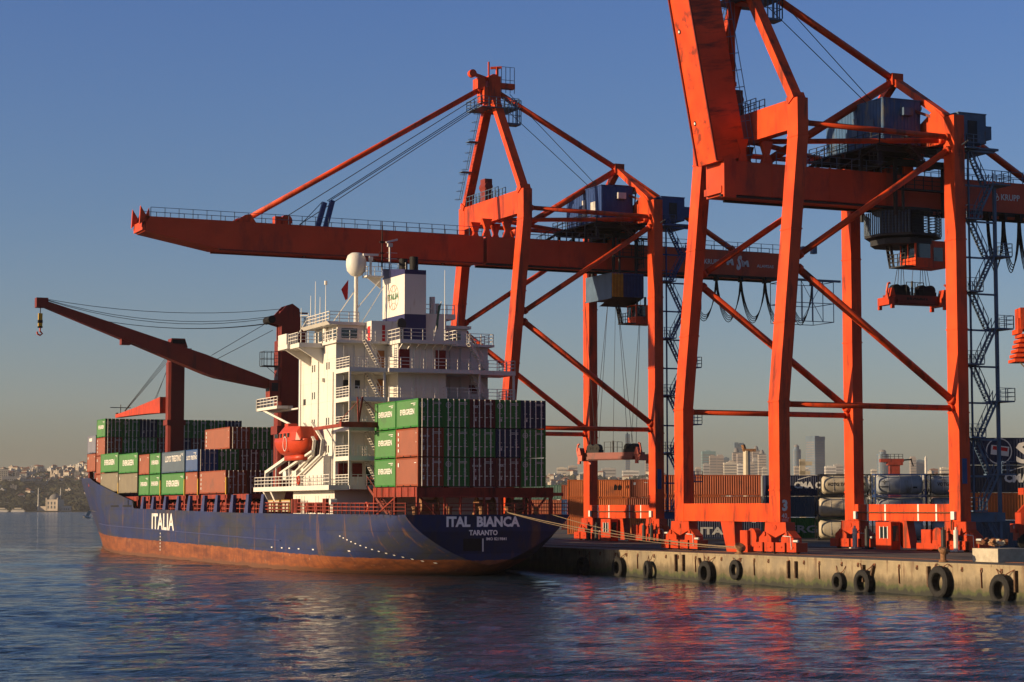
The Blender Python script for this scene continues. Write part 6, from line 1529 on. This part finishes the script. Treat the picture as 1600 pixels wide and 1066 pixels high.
# larger buildings among the trees on the left
for px,w,h,z,dd,mt,lb in ((5,22,28,0,3900,'hw0','pale multi storey building at the left border among the trees'),(24,44,14,0,3900,'hw2','long grey office building on the wooded slope, upper left shore'),(58,38,11,0,3880,'far_glass','long low building with a teal glass front on the wooded slope'),(6,40,9,0,3450,'hw2','low grey waterfront building at the left border'),(132,26,8,0,3360,'hw2','small grey waterfront building close to the bow'),(104,20,6,0,3350,'hw3','low white annex right of the mosque')):
    z=hz(px,dd); t=thing('waterfront_building',fr(px,dd,z),-TH+R(10),lb,'building'); mb=MB(); mb.box(-w/2,w/2,-7,7,-6,h); mb.box(-w/2-.4,w/2+.4,-7.4,7.4,h,h+1); mb.build('wall',mt,t); mb=MB()
    for k in range(int(w/3.5)):
        for f in range(max(1,int(h/3.8))): mb.box(-w/2+1+k*3.5,-w/2+2.6+k*3.5,-7.08,-7,1+f*3.6,3+f*3.6)
    mb.build('window','far_glass',t)
for px,L,lb in ((6,16,'white ferry boat moored at the left border of the far shore'),(30,20,'pale ferry boat moored left of the mosque')):
    t=thing('ferry_boat',fr(px,3290,WZ),-TH,lb,'boat','ferry boats on the far shore'); mb=MB(); mb.prism([(-L/2,0,0),(L/2,0,0),(L/2+2,0,2.2),(-L/2-1,0,2.2)],(0,4,0)); o=mb.build('hull','hw3',t); fix(o.data)
    mb=MB(); mb.box(-L/2+1,L/2-1,.5,3.5,2.2,4.6); mb.box(-L/4,L/4,.8,3.2,4.6,6.4); mb.build('cabin','hw0',t); mb=MB(); mb.box(-L/2+1.5,L/2-1.5,.42,.5,3.0,4.0); mb.build('window','far_glass',t)
# poles near the yard: lighting mast, green-topped post, distant red jib crane
t=thing('light_mast',fr(1166,300,2.1),-TH,'pale lighting mast behind the rusty red containers','light mast'); mb=MB(); mb.tube([(0,0,0),(0,0,12.0)],[.55,.5],10); mb.build('pole','tank_cream',t); mb=MB(); mb.box(-.5,1.3,-.4,.4,11.9,12.3); mb.tube([(-.3,0,12.2),(-.5,0,12.9)],.3,8); mb.build('lamp_head','rust_old',t)
t=thing('light_mast',fr(1255,300,2.1),-TH,'stubby cream mast just above the CMA CGM container','light mast'); mb=MB(); mb.box(-.6,.2,-.3,.3,0,10.8); mb.box(-.6,1.2,-.3,.3,9.9,10.5); mb.box(-.6,.9,-.3,.3,8.6,9.1); mb.build('post','tank_cream',t)
t=thing('yard_crane',fr(1396,420,2.1),-TH,'distant red crane head rising above the grey tank containers','yard crane'); mb=MB(); mb.prism([(-1.1,-1,0),(1.1,-1,0),(1.0,-1,12.6),(-1.0,-1,12.6)],(0,2,0)); mb.box(-2.8,1.8,-1,1,13.0,13.7); mb.box(-1.4,1.6,-1.2,1.2,12.4,13.0); mb.build('tower','ship_red',t)
mb=MB(); mb.rail([(-2.6,-1,13.7),(1.6,-1,13.7)],.9,.05,.8,2); mb.beam((1.6,0,13.4),(3.6,0,13.6),.4,.3); mb.beam((3.4,0,13.6),(3.9,0,12.2),.2,.2); mb.build('jib','dark_metal',t)

# ---------------------------------------------------------------- haze
hb0=MB(); c0=fr(-2500,-300); 
hb0.box(-5200,7600,-350,8200,-9,130); hz_o=hb0.build('haze',[]); hz_o.data.materials.clear()
hm=bpy.data.materials.new('haze'); hm.use_nodes=True; hn=hm.node_tree.nodes; 
for n_ in list(hn):
    if n_.type!='OUTPUT_MATERIAL': hn.remove(n_)
pv=hn.new('ShaderNodeVolumePrincipled'); pv.inputs['Color'].default_value=(.92,.93,.95,1); pv.inputs['Density'].default_value=0.000032; pv.inputs['Anisotropy'].default_value=.1
hm.node_tree.links.new(pv.outputs[0],hn['Material Output'].inputs['Volume']); hz_o.data.materials.append(hm); struct(hz_o,'stuff'); hz_o['label']='thin warm haze over the water and the far shore'
